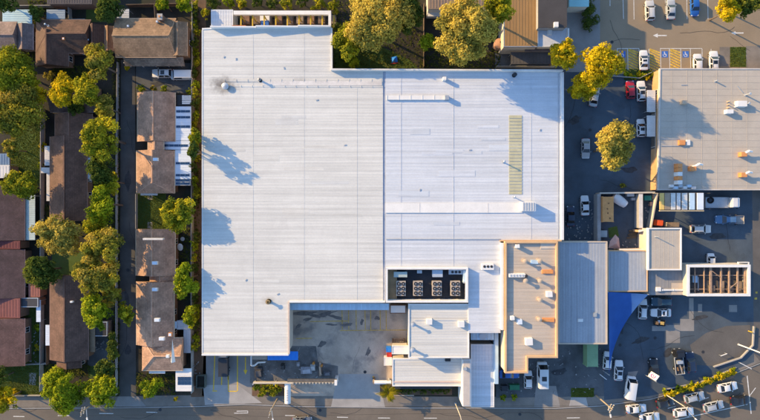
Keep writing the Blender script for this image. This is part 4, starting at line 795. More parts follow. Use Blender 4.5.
awning('side_awning', 'pale translucent sheet roof beside the plum terrace house', rect(24.8, 195, 35, 240), 2.8, mat('pale_teal_sheet', (.40, .47, .45), .5, .1, .5, 5, .08, 0), ('x', .5))
flat_building('garden_flat', 'pale grey flat roof with blue end beside the long lawn', 'building', rect(-20, 165, 9.5, 178), 3.2, brick_m, dirty_white, None, ('y', .7))
awning('carport', 'dull blue carport roof beside the pale grey flat roof', rect(-20, 153.5, 9.5, 165), 2.8, mat('dull_blue', (.12, .20, .32), .6, .1), ('y', .6)); 
awning('carport', 'pale blue ribbed carport roof above the plum house', rect(2.5, 9.5, 32, 24), 2.8, mat('sky_blue_sheet', (.36, .52, .58), .5, .08), ('x', .5)); awning('carport', 'steel-grey carport roof above the L-shaped house', rect(46.5, 9.5, 65, 19), 2.8, mat('slate_sheet', (.20, .26, .31), .5, .08), ('x', .5))
awning('garden_shed', 'white-grey ribbed shed roof at the corner of the large tan house', rect(117, 9, 129, 21), 2.6, mat('pale_shed', (.48, .50, .55), .5, .08), ('x', .5), cat='shed')
awning('garden_shed', 'narrow white shed roof beside the dark-tiled street house', rect(45.5, 325, 50, 345.5), 2.4, patio_sheet, ('x', .5), cat='shed'); awning('garden_shed', 'long white awning strip on the garden fence', rect(36.3, 300, 40.6, 322), 2.3, patio_sheet, ('x', .5), cat='awning')
awning('pergola', 'white slatted pergola above the grey wall of the long dark house', rect(44.5, 146, 50, 165.5), 2.5, dirty_white, ('x', .4), cat='pergola'); awning('pergola', 'white L-shaped pergola strip beside the long dark house', rect(41, 167.5, 51, 173), 2.5, dirty_white, ('x', .4), cat='pergola'); awning('pergola', 'white strip awning running down beside the long dark house', rect(46.5, 173.4, 51, 201), 2.5, dirty_white, ('x', .4), cat='pergola')
flat_building('north_house', 'dark roof cut by the top edge above the steel-grey carport', 'house', rect(47, -30, 92, 4), 3.6, brick_m, mat('dark_violet_roof', (.05, .045, .055), .7, .15), None, ('y', .6))
flat_building('side_room', 'low dark roof with white fascia beside the garden hedge', 'building', rect(19.5, 298, 38, 307), 2.9, brick_m, mat('dark_slate', (.05, .05, .058), .7, .15), (.15, .05, galv))
flat_building('brick_extension', 'small red-brown extension beside the middle terrace house', 'building', rect(28.5, 281, 40, 297), 2.7, brick_m, mat('salmon_sheet', (.28, .11, .085), .8, .15), None, ('y', .6))
flat_building('street_hut', 'dark roof hut beside the driveway of the street house', 'building', rect(87, 322, 107, 336), 2.6, brick_m, mat('black_hut', (.03, .03, .034), .7, .2), (.12, .05, galv))
# ---------------------------------------------------------------- trees, shrubs and hedges
def crown_mesh(name, seed, rx, ry, rz, leaf, dens, clumps, kinds, low=-.35):
    q = np.random.default_rng(seed); R_ = (rx + ry) / 2
    V, MI = [], []; cl = []
    u = q.normal(size=(clumps * 3, 3)); u /= np.linalg.norm(u, axis=1)[:, None]; u = u[u[:, 2] > low][:clumps]
    rad = q.uniform(.30, .92, len(u)) ** .8; nl = 5; la = q.uniform(0, 6.28) + np.arange(nl) * 6.2832 / nl + q.uniform(-.45, .45, nl); lr = q.uniform(.30, .62, nl); lz = q.uniform(-.15, .45, nl)
    for i, d in enumerate(u):
        rb = q.uniform(.17, .40) * R_ * (1.1 - .35 * rad[i]); f = min(1, max(.05, 1 - rb / R_ * .75))
        j_ = i % (nl + 1); lc = np.array([math.cos(la[j_]) * lr[j_], math.sin(la[j_]) * lr[j_], lz[j_]]) if j_ < nl else np.array([0, 0, .25]); c = (lc + d * rad[i] * (.52 if j_ < nl else .62)) * np.array([rx, ry, rz]) * (f * .35 + .66); k = int(q.choice(3, p=(.45, .33, .22))); cl.append((c, rb))
        n = max(20, int(dens * rb * rb)); dd = q.normal(size=(n * 2, 3)); dd /= np.linalg.norm(dd, axis=1)[:, None]; dd = dd[(dd[:, 2] > -.25) | (q.random(len(dd)) < .3)][:n]; n = len(dd)
        lump = 1 + .18 * np.sin(dd[:, 0] * 5 + i) * np.cos(dd[:, 1] * 6 + 2 * i)
        pos = c + dd * (rb * q.uniform(.62, 1.06, n) * lump)[:, None] * np.array([1, 1, .78])
        nn = dd + q.normal(size=(n, 3)) * .38 + np.array([0, 0, .25]); nn /= np.linalg.norm(nn, axis=1)[:, None]
        t = np.cross(nn, q.normal(size=(n, 3))); t /= np.linalg.norm(t, axis=1)[:, None] + 1e-9; b = np.cross(nn, t)
        s_ = leaf * q.uniform(.4, 1.6, n)[:, None]
        V.append(np.stack([pos - t * s_, pos - b * s_ * .55 + nn * s_ * .12, pos + t * s_, pos + b * s_ * .55 + nn * s_ * .12], 1).reshape(-1, 3)); MI.append(np.full(n, k))
    V = np.concatenate(V); MI = np.concatenate(MI); nq = len(MI); me = bpy.data.meshes.new(name)
    me.vertices.add(len(V)); me.vertices.foreach_set('co', V.astype(np.float32).ravel()); me.loops.add(nq * 4); me.loops.foreach_set('vertex_index', np.arange(nq * 4, dtype=np.int32))
    me.polygons.add(nq); me.polygons.foreach_set('loop_start', np.arange(nq, dtype=np.int32) * 4); me.polygons.foreach_set('material_index', MI.astype(np.int32)); me.update()
    for m in kinds: me.materials.append(m)
    return me, cl
NLEAF = [0]
def tree(name, label, px, py, rxp, ryp, h, sp, group=None, dens=135, leaf=.225, clumps=26, zr=.72, trunk=bark, cat='tree', rz=0):
    rz_ = None
    k = (HC - h * .75) / FP; rx, ry = rxp * k * 1.02, ryp * k * 1.02; rzz = min(max(.72 * (rx + ry) / 2, .32 * h), h * .48); hc = h - rzz * .95
    x, y = P(px, py, hc); t = thing(name, label, cat, (x, y, 0), group=group)
    seed = int(px * 131 + py * 17); me, cl = crown_mesh('crown', seed, rx, ry, rzz, leaf, dens, clumps, LEAF[sp])
    NLEAF[0] += len(me.polygons); c = bpy.data.objects.new('crown', me); C.objects.link(c); c.parent = t; c.location = (0, 0, hc)
    q = random.Random(seed); r0 = max(.06, .016 * h + .02 * (rx + ry) / 2); fork = Vector((q.uniform(-.3, .3), q.uniform(-.3, .3), max(.25 * h, hc - rzz * .75)))
    tr = MB().tube((0, 0, -.05), (fork.x * .5, fork.y * .5, fork.z * .5), r0, r0 * .8, 9).tube((fork.x * .5, fork.y * .5, fork.z * .5), fork, r0 * .8, r0 * .62, 9); tr.build('trunk', trunk, t, local=True, smooth=50)
    for cc, rb in sorted(cl, key=lambda e: -e[1])[:7]:
        e = Vector(cc) + Vector((0, 0, hc)); mid = fork.lerp(e, .5) + Vector((q.uniform(-.3, .3), q.uniform(-.3, .3), .2)); MB().tube(fork, mid, r0 * .5, r0 * .32, 6).tube(mid, e, r0 * .32, r0 * .1, 6).build('limb', trunk, t, local=True)
    return t
T = [
 ('broad_tree', 'broad yellow-green tree at the edge above the long lawn', 15, 72, 27, 25, 10, 'mixed'), ('broad_tree', 'dense yellow-olive tree standing over the head of the long lawn', 18, 112, 26, 27, 10, 'olive'),
 ('gum_tree', 'pale olive gum tree beside the dark roof ends and driveway', 100, 64, 17, 21, 11, 'olive'), ('gum_tree', 'golden-green small tree in front of the L-shaped house', 64, 92, 15, 19, 9, 'gold'), ('gum_tree', 'bright yellow-green tree next to the golden-green tree', 90, 92, 15, 19, 10, 'mixed'),
 ('gum_tree', 'tall bright golden-green tree where the driveway bends past the dark roof', 101, 137, 17, 26, 15, 'mixed'), ('gum_tree', 'dark leafy tree in the gap behind the long dark house', 102, 172, 15, 15, 10, 'dark'),
 ('leafy_tree', 'bright lime tree beside the driveway opposite the green lawn', 105, 205, 13, 23, 11, 'lime'), ('gum_tree', 'large grey-olive gum crown over the driveway edge', 105, 243, 20, 21, 12, 'olive'), ('gum_tree', 'large dull olive gum tree above the bright lime trees', 100, 274, 21, 22, 12, 'olive'),
 ('leafy_tree', 'lime tree between the dark street house and driveway', 98, 312, 15, 21, 11, 'lime'), ('leafy_tree', 'small yellow-green tree leaning over the driveway', 126, 313, 8, 13, 8, 'mixed'),
 ('flowering_tree', 'wide golden flowering tree between two dark-tiled houses', 60, 234, 27, 19, 10, 'tan'), ('shade_tree', 'dark green round tree in the shaded back garden', 44, 271, 18, 20, 9, 'dark'),
 ('round_tree', 'large round bright lime tree on the street verge', 62, 390, 23, 23, 7.5, 'lime'), ('round_tree', 'smaller bright lime round tree next to the driveway mouth', 103, 389, 17, 19, 7, 'lime'), ('round_tree', 'dark green small tree behind the two lime verge trees', 106, 367, 11, 10, 7, 'dark'),
 ('broad_tree', 'yellow tree at the corner of the street verge', 4, 400, 14, 13, 8, 'gold'), ('broad_tree', 'dark green tree at the edge of the front lawn', -4, 380, 13, 12, 8, 'dark'), ('broad_tree', 'golden-green tree between the long lawn and plum house', 21, 186, 19, 15, 9, 'mixed'), ('broad_tree', 'small olive tree beside the blue carport', 12, 149, 10, 11, 7, 'olive'),
 ('street_tree', 'bright yellow-green tree beside the green lawn and warehouse', 180, 214, 17, 20, 12.2, 'mixed'), ('street_tree', 'deep green tree midway down the lower row house', 185, 280, 14, 18, 11.5, 'lime'), ('street_tree', 'small round lime tree at the street end of the row house', 152, 386, 12, 11, 5, 'lime'), ('slender_tree', 'tall slender tree at the upper part of the planted warehouse strip', 196, 137, 6, 10, 13, 'mixed'), ('slender_tree', 'tall slender tree just below its twin in the planted warehouse strip', 195.5, 152, 6, 11, 13, 'dark'),
 ('street_tree', 'narrow green tree by the steel-grey awning strip', 190, 316, 7, 12, 8, 'lime'),
 ('gum_tree', 'huge tan-golden gum tree above the warehouse roof', 378, 21, 35, 32, 14, 'tan'), ('leafy_tree', 'bright yellow-green tree squeezed beside the warehouse corner', 347, 42, 14, 21, 11, 'mixed'), ('leafy_tree', 'small lime tree in the warehouse corner', 353, 62, 7, 8, 6, 'lime'),
 ('gum_tree', 'huge golden gum tree in front of the brown hall', 465, 34, 33, 34, 20, 'tan'), ('leafy_tree', 'yellow-green tree behind the golden gum beside the brown hall roof', 498, 10, 16, 18, 18, 'mixed'), ('leafy_tree', 'dark lime tree tucked under the golden gum', 427, 42, 9, 12, 8, 'lime'), ('gum_tree', 'dim grey-olive tree between the two huge gums', 412, 12, 14, 20, 12, 'dark'),
 ('wattle_tree', 'bright yellow tree at the end wall of the pale extension', 561, 55, 16, 16, 13, 'gold'), ('wattle_tree', 'largest bright yellow tree by the disabled parking bays', 599, 67, 22, 23, 14, 'gold'), ('wattle_tree', 'bright yellow tree at the warehouse corner of the car park', 582, 89, 18, 14, 9, 'gold'),
 ('gum_tree', 'lone round golden tree in the shaded car park', 610, 147, 22, 24, 12, 'tan'), ('leafy_tree', 'golden tree at the top edge of the sunny car park', 727, 10, 12, 17, 9, 'gold'), ('leafy_tree', 'dark green tree beside the golden tree near the corner', 746, 4, 17, 12, 8, 'dark'),
 ('leafy_tree', 'dark green tree between the blue carport and the large tan house', 110, 10, 13, 15, 8, 'dark'), ('leafy_tree', 'bright green tree at the top edge above the chimney', 163, 3, 7, 9, 7, 'lime'), ('leafy_tree', 'bright green tree at the top edge by the warehouse lane', 185, 5, 8, 9, 8, 'lime'),
 ('gum_tree', 'olive tree filling the gap between the pale gum and the golden-green bend tree', 106, 108, 12, 14, 9, 'olive'), ('leafy_tree', 'dark tree squeezed between driveway fence and the middle lime tree', 112, 182, 9, 13, 8, 'mixed'), ('leafy_tree', 'mid-green tree joining the lime tree to the grey-olive gum', 94, 224, 12, 12, 9, 'mixed'), ('leafy_tree', 'green tree between the dull olive gum and the lower lime tree', 112, 294, 10, 13, 8, 'olive'), ('broad_tree', 'golden tree filling the edge between the two broad western trees', 34, 92, 12, 14, 8, 'gold'), ('leafy_tree', 'dark tree behind the golden-green tree near the dark low roof', 76, 106, 9, 9, 6, 'dark'), ('leafy_tree', 'dark hedge-like tree along the driveway opposite the street house', 113, 348, 6, 16, 5, 'dark'),
 ('broad_tree', 'dark green tree at the top corner above the blue carport', 4, 3, 14, 11, 8, 'dark'), ('leafy_tree', 'dark shrubby tree between the white shed and the gum', 37, 14, 7, 10, 5, 'dark'),
]
for (nm, lb, px, py, rx, ry, h, sp) in T: tree(nm, lb, px, py, rx, ry, h, sp, clumps=int(22 + (rx + ry) * .9), trunk=bark_pale if nm == 'gum_tree' else bark)
def shrub(label, px, py, r, h, sp, group=None, name='shrub', ry=None, leaf=.16, cat='shrub', soil=True):
    k = (HC - h) / FP; rx = r * k; ry = (ry or r) * k; rz = h * .55; x, y = P(px, py, h * .5); t = thing(name, label, cat, (x, y, 0), group=group)
    me, cl = crown_mesh('foliage', int(px * 77 + py * 13), rx, ry, rz, leaf, 150, int(10 + r * 1.5 + (ry / rx - 1) * 14), LEAF[sp], low=-.2); NLEAF[0] += len(me.polygons); c = bpy.data.objects.new('foliage', me); C.objects.link(c); c.parent = t; c.location = (0, 0, h * .45)
    s_ = MB()
    for a in range(4): s_.tube((0, 0, -.03), (rx * .5 * math.cos(a * 1.57), ry * .5 * math.sin(a * 1.57), h * .6), .04, .015, 5)
    s_.build('stem', bark, t, local=True); return t
i = 0; y_ = 6.0
while y_ < 350:                      # planting between the lane fence and the warehouse wall
    if not (205 < y_ < 226 or 270 < y_ < 292):
        g = ('mixed', 'dark', 'lime')[i % 3]; shrub('leafy shrub in the narrow planted strip along the warehouse side wall', 196 + rnd.uniform(-1.6, 1.2), y_, rnd.uniform(3.6, 5.2), rnd.uniform(1.8, 4.2), g, 'shrubs along the warehouse side wall', ry=rnd.uniform(5, 8))
    y_ += rnd.uniform(8.5, 12.5); i += 1
for px, py, r in ((214, 3, 8), (229, 2, 7), (243, 4, 7), (258, 2, 8), (272, 3, 7), (287, 4, 8), (303, 2, 7), (318, 4, 8), (333, 6, 8), (338, 28, 6), (206, 14, 6)): shrub('bushy shrub in the dark strip along the top of the warehouse', px, py, r, rnd.uniform(2.5, 4.5), rnd.choice(('mixed', 'dark', 'lime')), 'shrubs above the warehouse', leaf=.2)
for px, py, r, lb in ((141.5, 88.5, 5, 'lime shrub at the corner of the row house beside the parking court'), (153.5, 89.5, 4.5, 'dull green shrub between two lime shrubs at the parking court'), (164.5, 88.5, 4, 'small lime shrub closest to the white van'), (189, 91.5, 3.5, 'small shrub by the dark carport and fence')): shrub(lb, px, py, r, 1.4, 'olive' if 'dull' in lb else 'lime')
for k in range(17):
    f = k / 16; shrub('golden-yellow shrub in the bed between the service yard and the street', 667 + f * 66 + rnd.uniform(-1, 1), 394.5 - 20.5 * f - 3.5 * f * (f - .4) + rnd.uniform(-1.2, 1.2), rnd.uniform(4.2, 5.8), rnd.uniform(.9, 1.5), ('gold', 'gold', 'mixed')[k % 3], 'golden shrubs along the street bed', ry=rnd.uniform(3, 4))
for k in range(6): shrub('low green shrub in the bed between the service yard and the street', 664.5 + k * 13.6, 391.5 - k * 4.3, 3.2, .7, 'lime', 'green shrubs along the street bed')
for k, (px, py) in enumerate(((257, 387.5), (264, 389), (271, 388), (278, 389.5), (262, 393), (273, 393.2))): shrub('yellow-green bush in the bed under the cream beam', px, py, 5.6, 1.3, 'mixed', 'bushes under the cream beam')
for k in range(7): shrub('dark green shrub in the bed along the low shop front', 401 + k * 7.4, 389.5 + (k % 2), 5.2, 1.2, 'dark', 'dark shrubs along the shop front')
for px, lb in ((503.3, 'round clipped shrub beside the blue car'), (514, 'round clipped shrub beneath the green bin')): shrub(lb, px, 397, 4, 1.2, 'lime')
shrub('long dark oval hedge bed near the teal roof', 588.5, 17, 8.5, 1.8, 'dark', name='hedge', ry=19, cat='hedge')
for k in range(7): shrub('yellow-tipped low shrub beside the hatched parking bays', 626 + k * 4.2, 74 + (k % 3) * 1.6, 3.4, .7, 'gold' if k % 2 else 'lime', 'low shrubs by the hatched bays')
for px, py, r, sp, lb in ((37.5, 327, 5.5, 'lime', 'bright spiky lime shrub by the garden fence'), (38.6, 347, 4, 'gold', 'small golden shrub by the garden fence'), (43.5, 147, 5, 'gold', 'small golden shrub at the head of the slatted pergola'), (40, 165, 3.5, 'lime', 'tiny lime shrub at the fence by the pergola'), (48, 75, 6, 'tan', 'tan bush between the two western houses'), (44, 94, 5, 'lime', 'lime shrub near the golden-green small tree'), (15, 392, 4, 'gold', 'orange-gold small shrub on the front verge'), (128, 67.5, 4, 'gold', 'flowering shrub at the corner of the tan house'), (113, 338, 6, 'dark', 'dark shrub at the driveway hut'), (176, 399, 2.5, 'gold', 'tiny yellow shrub on the verge by the carport'), (146, 395, 4, 'gold', 'low flowering shrub under the small lime tree'), (622, 186, 5, 'olive', 'dry olive shrub along the compound wall')): shrub(lb, px, py, r, 1.3, sp)
# weeds along fences and in garden beds: more than one could count
q = np.random.default_rng(5); wd = MB()
for (x0, y0, x1, y1, n) in ((113, 60, 120, 395, 1300), (28, 0, 48, 60, 500), (52, 66, 90, 84, 700), (88, 150, 100, 190, 500), (90, 215, 100, 300, 500), (40, 205, 54, 222, 200), (137, 373, 176, 394, 700), (45, 364, 90, 376, 500), (176, 228, 190, 300, 500), (191, 5, 200, 350, 900), (333, 0, 420, 66, 1200), (420, 48, 500, 68, 900)):
    for _ in range(n):
        x, y = P(q.uniform(x0, x1), q.uniform(y0, y1)); a = q.uniform(0, 6.28); s_ = q.uniform(.12, .34); dx, dy = math.cos(a) * s_, math.sin(a) * s_; z = q.uniform(.05, .4)
        wd.add([(x - dx, y - dy, z - .05), (x + dy * .6, y - dx * .6, z), (x + dx, y + dy, z + .08), (x - dy * .6, y + dx * .6, z)], [(0, 1, 2, 3)])
tag(wd.build('weeds', leaf_mat('leaf_weed', (.035, .05, .012), (.10, .10, .025), .2), fix=False), kind='stuff')
# palm with golden fronds by the shop front
x, y = P(388.5, 393, 2.6); pm = thing('palm', 'small golden palm by the cream beam at the yard entrance', 'palm', (x, y, 0))
MB().tube((0, 0, -.02), (.05, 0, 1.2), .2, .16, 9).tube((.05, 0, 1.2), (0, 0, 2.3), .16, .13, 9).build('trunk', bark, pm, local=True, smooth=40)
fm = MB(); prev = None
for s_ in range(7):
    u = s_ / 6; c_ = Vector((2.3 * u, 0, .55 * math.sin(u * 2.2) - .75 * u * u)); 
    if s_: fm.bar(prev, c_, .04, .03)
    prev = c_
for s_ in range(26):
    u = .12 + .88 * s_ / 25; c_ = Vector((2.3 * u, 0, .55 * math.sin(u * 2.2) - .75 * u * u)); l = .55 * math.sin(math.pi * min(1, u * .9 + .12)) + .08
    for sd in (-1, 1): fm.add([c_, c_ + Vector((.1, sd * l * .5, .03)), c_ + Vector((.28, sd * l, -.14)), c_ + Vector((.02, sd * l * .5, -.02))], [(0, 1, 2, 3)])
fm = fm.mesh('frond', leaf_mat('leaf_palm', (.24, .22, .015), (.36, .29, .02), .3), fix=False)
for k in range(22): o = link('frond', fm, pm, (0, 0, 2.25), (0, R(-rnd.uniform(-14, 28)), k * .785 * 2.05 + rnd.uniform(-.2, .2))); o.scale = (rnd.uniform(.85, 1.3),) * 3
# ---------------------------------------------------------------- fences and garden walls
def fence(label, pts, h, m, name='fence', panel_th=.05, step=2.4, cat='fence', cap=None):
    w_ = PP(pts, h); t = thing(name, label, cat, (*w_[0], 0)); pb_ = MB().box(-.05, -.05, -.02, .05, .05, h + .06).mesh('post', cap or m)
    for a, b in zip(w_, w_[1:]):
        d = Vector(b) - Vector(a); n = max(1, int(d.length / step)); ang = math.atan2(d.y, d.x)
        for i in range(n):
            c = Vector(a) + d * ((i + .5) / n); MB().rbox(c.x, c.y, d.length / n - .12, panel_th, ang, .05, h).build('panel', m, t)
            c = Vector(a) + d * (i / n) - Vector(t.location[:2]); link('post', pb_, t, (c.x, c.y, 0), (0, 0, ang))
        c = (Vector(a) + Vector(b)) / 2; MB().rbox(c.x, c.y, d.length - .05, panel_th + .06, ang, h, h + .04).build('rail', cap or m, t)
    return t
pf = mat('pale_fence', (.34, .33, .31), .7, .12, .6, 6, .1, .05); bf = mat('brown_fence', (.16, .11, .075), .85, .2, .6, 7, .1, .1)
fence('long pale metal fence along the lane beside the warehouse', [(192, 2), (191.4, 120), (191, 250), (191.2, 394)], 1.8, pf)
fence('timber fence across the back of the large tan house', [(126, 4.5), (191, 3)], 1.7, bf); fence('short timber fence beside the chimney yard', [(154, 4.5), (155, 18)], 1.7, bf)
fence('low grey fence along the house side of the long driveway', [(117, 62), (116, 150), (115.5, 396)], 1.1, fence_grey, step=3)
fence('thin pale fence running down beside the long lawn to the front garden', [(40.5, 108), (40.3, 200), (40, 300), (39.6, 392)], 1.5, pf)
fence('grey back fence behind the two western houses', [(-4, 5.5), (92, 5)], 1.6, fence_grey); fence('open pipe fence beside the steel-grey carport', [(68, 4), (68.5, 19), (85, 19)], 1.5, fence_grey)
fence('low front garden fence facing the street verge', [(0, 396), (40, 396)], .9, fence_grey); fence('shaded side fence beside the street house garden', [(46, 365), (46, 345)], 1.2, bf)
fence('mesh fence along the lawn edge of the row house', [(135.6, 194), (135.6, 229)], 1.1, fence_grey); fence('pale fence across the top of the front garden', [(24, 365), (46, 364)], 1.4, pf)
fence('timber fence around the corner garden by the big gum', [(335, 69.5), (425, 69.8)], 1.5, bf); fence('timber side fence between the big gum and brown hall', [(424, 3), (424, 66)], 1.6, bf)
fence('pale wire fence along the bottom of the lane behind the warehouse', [(497, 66), (556, 66)], 1.4, fence_grey)
fence('white-railed fence with panels darkened as if in shade beside the orange brick wall', [(655.4, 92), (655.4, 190)], 1.9, mat('shaded_fence_panel', (.12, .11, .10), .8, .2), cap=white_trim)  # panel colour carries the shade lying on a white fence
fence('low pale barrier along the grass strip by the hatched bays', [(606, 75), (640, 78), (652, 72)], .8, pf)
# street verge things in the west gardens
def garden_set(label, px, py, m): 
    t = thing('garden_table', label, 'table', (*P(px, py, .7), 0)); MB().cyl(0, 0, .5, .66, .72, 14).build('table_top', m, t, local=True); MB().cyl(0, 0, .05, 0, .66, 8).build('leg', galv, t, local=True); MB().cyl(0, 0, .3, -.01, .03, 12).build('base', galv, t, local=True)
garden_set('small white round table in the garden beside the faded red terrace', 28, 346, white_trim); garden_set('small blue-grey table on the yard below the dark fan carport', 182.5, 239, galv)
x, y = P(181.5, 246, 1.2); t = thing('satellite_dish', 'white oval dish in the dark gap beside the lower row house', 'dish', (x, y, 0)); MB().tube((0, 0, -.01), (0, 0, 1.3), .05).build('post', galv, t, local=True)
d = MB(); 
for k in range(4): d.cyl(0, 0, .25 + .2 * k, .03 * k * k, .03 * (k + 1) ** 2, 16, .45 + .2 * k)
d = d.build('dish', white_trim, t, local=True); d.location = (0, 0, 1.3); d.rotation_euler = (R(35), 0, R(-30)); d.scale = (.7, 1.1, 1)
# ---------------------------------------------------------------- vehicles
def face_plate(mb, q, inset, lift, cx):
    q = [Vector(p) for p in q]; c = sum(q, Vector()) / len(q); n = (q[1] - q[0]).cross(q[2] - q[0]).normalized()
    if n.dot(c - Vector(cx)) < 0: n = -n
    mb.add([p.lerp(c, inset) + n * lift for p in q] + [p.lerp(c, inset) - n * .03 for p in q], [(0, 1, 2, 3), (0, 4, 5, 1), (1, 5, 6, 2), (2, 6, 7, 3), (3, 7, 4, 0)])
SPEC = dict(  # L, W, belt z, roof z, base front, base rear, top front, top rear, hood z
 sedan=(4.7, 1.82, .92, 1.43, 1.0, -1.72, .18, -1.05, .82), hatch=(4.2, 1.78, .95, 1.5, .95, -1.93, .2, -1.55, .85), suv=(4.75, 1.9, 1.05, 1.72, .98, -2.18, .3, -1.85, .98),
 wagon=(4.8, 1.83, .95, 1.5, 1.0, -2.2, .2, -1.85, .84), van=(5.3, 1.95, 1.15, 2.2, 2.15, -2.55, 1.45, -2.5, 1.0), ute=(5.2, 1.86, 1.05, 1.7, 1.05, -.55, .4, -.35, .98), micro=(2.9, 1.6, .95, 1.5, .75, -1.3, .3, -1.1, .85))
PROTO = {}
def proto(kind):
    if kind in PROTO: return PROTO[kind]
    L_, W, zb, zt, bf_, br, tf, tr_, zh = SPEC[kind]; w = W / 2; out = []
    xs = [-L_ / 2, -L_ / 2 + .08, -L_ / 2 + .4, br + .25, -L_ * .1, bf_ + .05, L_ / 2 - .5, L_ / 2 - .12, L_ / 2]
    ws = [.80, .92, .98, 1, 1, 1, .96, .84, .66]; tops = [zb * .8, zb - .03, zb, zb, zb, zb - .01, zh - .02, zh - .1, zh * .72]
    if kind == 'van': ws[-2:] = [.94, .82]; tops = [zb * .9, zb, zb, zb, zb, zb, zh + .05, zh - .05, zh * .75]
    mb = MB(); n = 12
    for x, k, z in zip(xs, ws, tops):
        s_ = [(w * k * .86, .22), (w * k * .97, .36), (w * k, .55), (w * k * .99, z - .14), (w * k * .93, z - .02), (w * k * .6, z + .025)]
        mb.v += [(x, y, zz) for y, zz in s_] + [(x, -y, zz) for y, zz in reversed(s_)]
    for i in range(len(xs) - 1):
        for j in range(n): a, b = i * n + j, i * n + (j + 1) % n; mb.f.append((a, b, b + n, a + n)); mb.m.append(0)
    mb.f += [tuple(range(n)), tuple(range((len(xs) - 1) * n, len(xs) * n))]; mb.m += [0, 0]
    out.append(('body', mb.mesh('body', 'PAINT', smooth=35) if False else mb, 'PAINT', None, 38))
    wb, wt = w - .07, w - .27
    if kind == 'van': wt = w - .14
    B = [(bf_, wb, zb - .03), (bf_, -wb, zb - .03), (br, -wb, zb - .03), (br, wb, zb - .03)]; Tt = [(tf, wt, zt - .04), (tf, -wt, zt - .04), (tr_, -wt, zt - .04), (tr_, wt, zt - .04)]
    k = .9; T2 = [((tf + tr_) / 2 + (x - (tf + tr_) / 2) * k, y * .88, zt) for x, y, z in Tt]
    cb = MB().add(B + Tt + T2, [(0, 1, 5, 4), (1, 2, 6, 5), (2, 3, 7, 6), (3, 0, 4, 7), (4, 5, 9, 8), (5, 6, 10, 9), (6, 7, 11, 10), (7, 4, 8, 11), (8, 9, 10, 11)]); out.append(('cabin', cb, 'PAINT', None, 40))
    cx = ((bf_ + br) / 2, 0, zb + .2)
    for nm, q, ins in (('windscreen', (B[0], B[1], Tt[1], Tt[0]), .07), ('rear_window', (B[2], B[3], Tt[3], Tt[2]), .12)):
        if kind in ('van',) and nm == 'rear_window': ins = .3
        p = MB(); face_plate(p, q, ins, .015, cx); out.append((nm, p, CARGL, None, None))
    for sd in (0, 1):
        q = (B[0], B[3], Tt[3], Tt[0]) if sd == 0 else (B[1], B[2], Tt[2], Tt[1]); q = [Vector(p) for p in q]
        for (u0, u1) in ((.03, .49), (.53, .97)) if kind != 'ute' else ((.03, .97),):
            if kind == 'van' and u0 > .5: continue
            p = MB(); face_plate(p, [q[0].lerp(q[1], u0), q[0].lerp(q[1], u1), q[3].lerp(q[2], u1), q[3].lerp(q[2], u0)], .12, .012, cx); out.append(('side_window', p, CARGL, None, None))
    r = .33 if kind not in ('suv', 'ute', 'van') else .37
    for sx in (L_ * .29, -L_ * .28):
        for sy in (1, -1):
            p = MB().tube((sx, sy * (w - .22), r), (sx, sy * (w + .005), r), r, r, 16); out.append(('wheel', p, black_rubber, None, 40)); out.append(('rim', MB().tube((sx, sy * (w - .02), r), (sx, sy * (w + .02), r), r * .62, r * .55, 12), chrome, 'wheel', 40))
    for sy in (1, -1):
        out.append(('headlight', MB().rbox(L_ / 2 - .2, sy * (w * .66), .26, .34, -sy * .35, zh - .24, zh - .085), lamp_clear, None, None)); out.append(('tail_light', MB().rbox(-L_ / 2 + .06, sy * w * .72, .14, .32, sy * .12, zb - .26, zb - .04), lamp_red, None, None))
        out.append(('mirror', MB().rbox(bf_ - .18, sy * (w + .09), .12, .2, sy * .2, zb - .04, zb + .1), 'PAINT', None, None))
    out.append(('grille', MB().box(L_ / 2 - .06, -w * .4, .38, L_ / 2 + .012, w * .4, .58), black_rubber, None, None))
    out.append(('bumper', MB().rbox(-L_ / 2 - .0, 0, .1, w * 1.3, 0, .34, .5), dark_steel, None, None))
    if kind in ('suv', 'wagon'):
        for sy in (1, -1): out.append(('roof_rail', MB().bar((tf - .15, sy * (wt - .06), zt + .02), (tr_ + .15, sy * (wt - .06), zt + .02), .05, .05), dark_steel, None, None))
    if kind == 'ute':
        t0, t1 = -.68, -L_ / 2 + .06; tb = MB().box(t1, -w + .06, zb - .25, t0, w - .06, zb - .06); out.append(('tray_floor', MB().box(t1 + .08, -w + .16, zb + .03, t0 - .08, w - .16, zb + .05), dark_steel, None, None))
        out.append(('tray_side', MB().ring(rect(t1, -w + .05, t0, w - .05), .09, zb - .05, zb + .30), 'PAINT', None, None))
    res = []
    for nm, mb_, m_, par, sm in out: res.append((nm, mb_.mesh(nm, [paint('white', (.62, .61, .60)) if m_ == 'PAINT' else m_], smooth=sm), m_ == 'PAINT', par))
    PROTO[kind] = res; return res
PAINTS = dict(white=(.62, .61, .60), silver=(.36, .37, .38), pearl=(.50, .48, .45), grey=(.16, .165, .175), black=(.014, .014, .016), navy=(.012, .022, .05), blue=(.015, .10, .36), teal=(.02, .055, .085), red=(.36, .01, .02), darkred=(.12, .015, .015), steel=(.07, .15, .27))
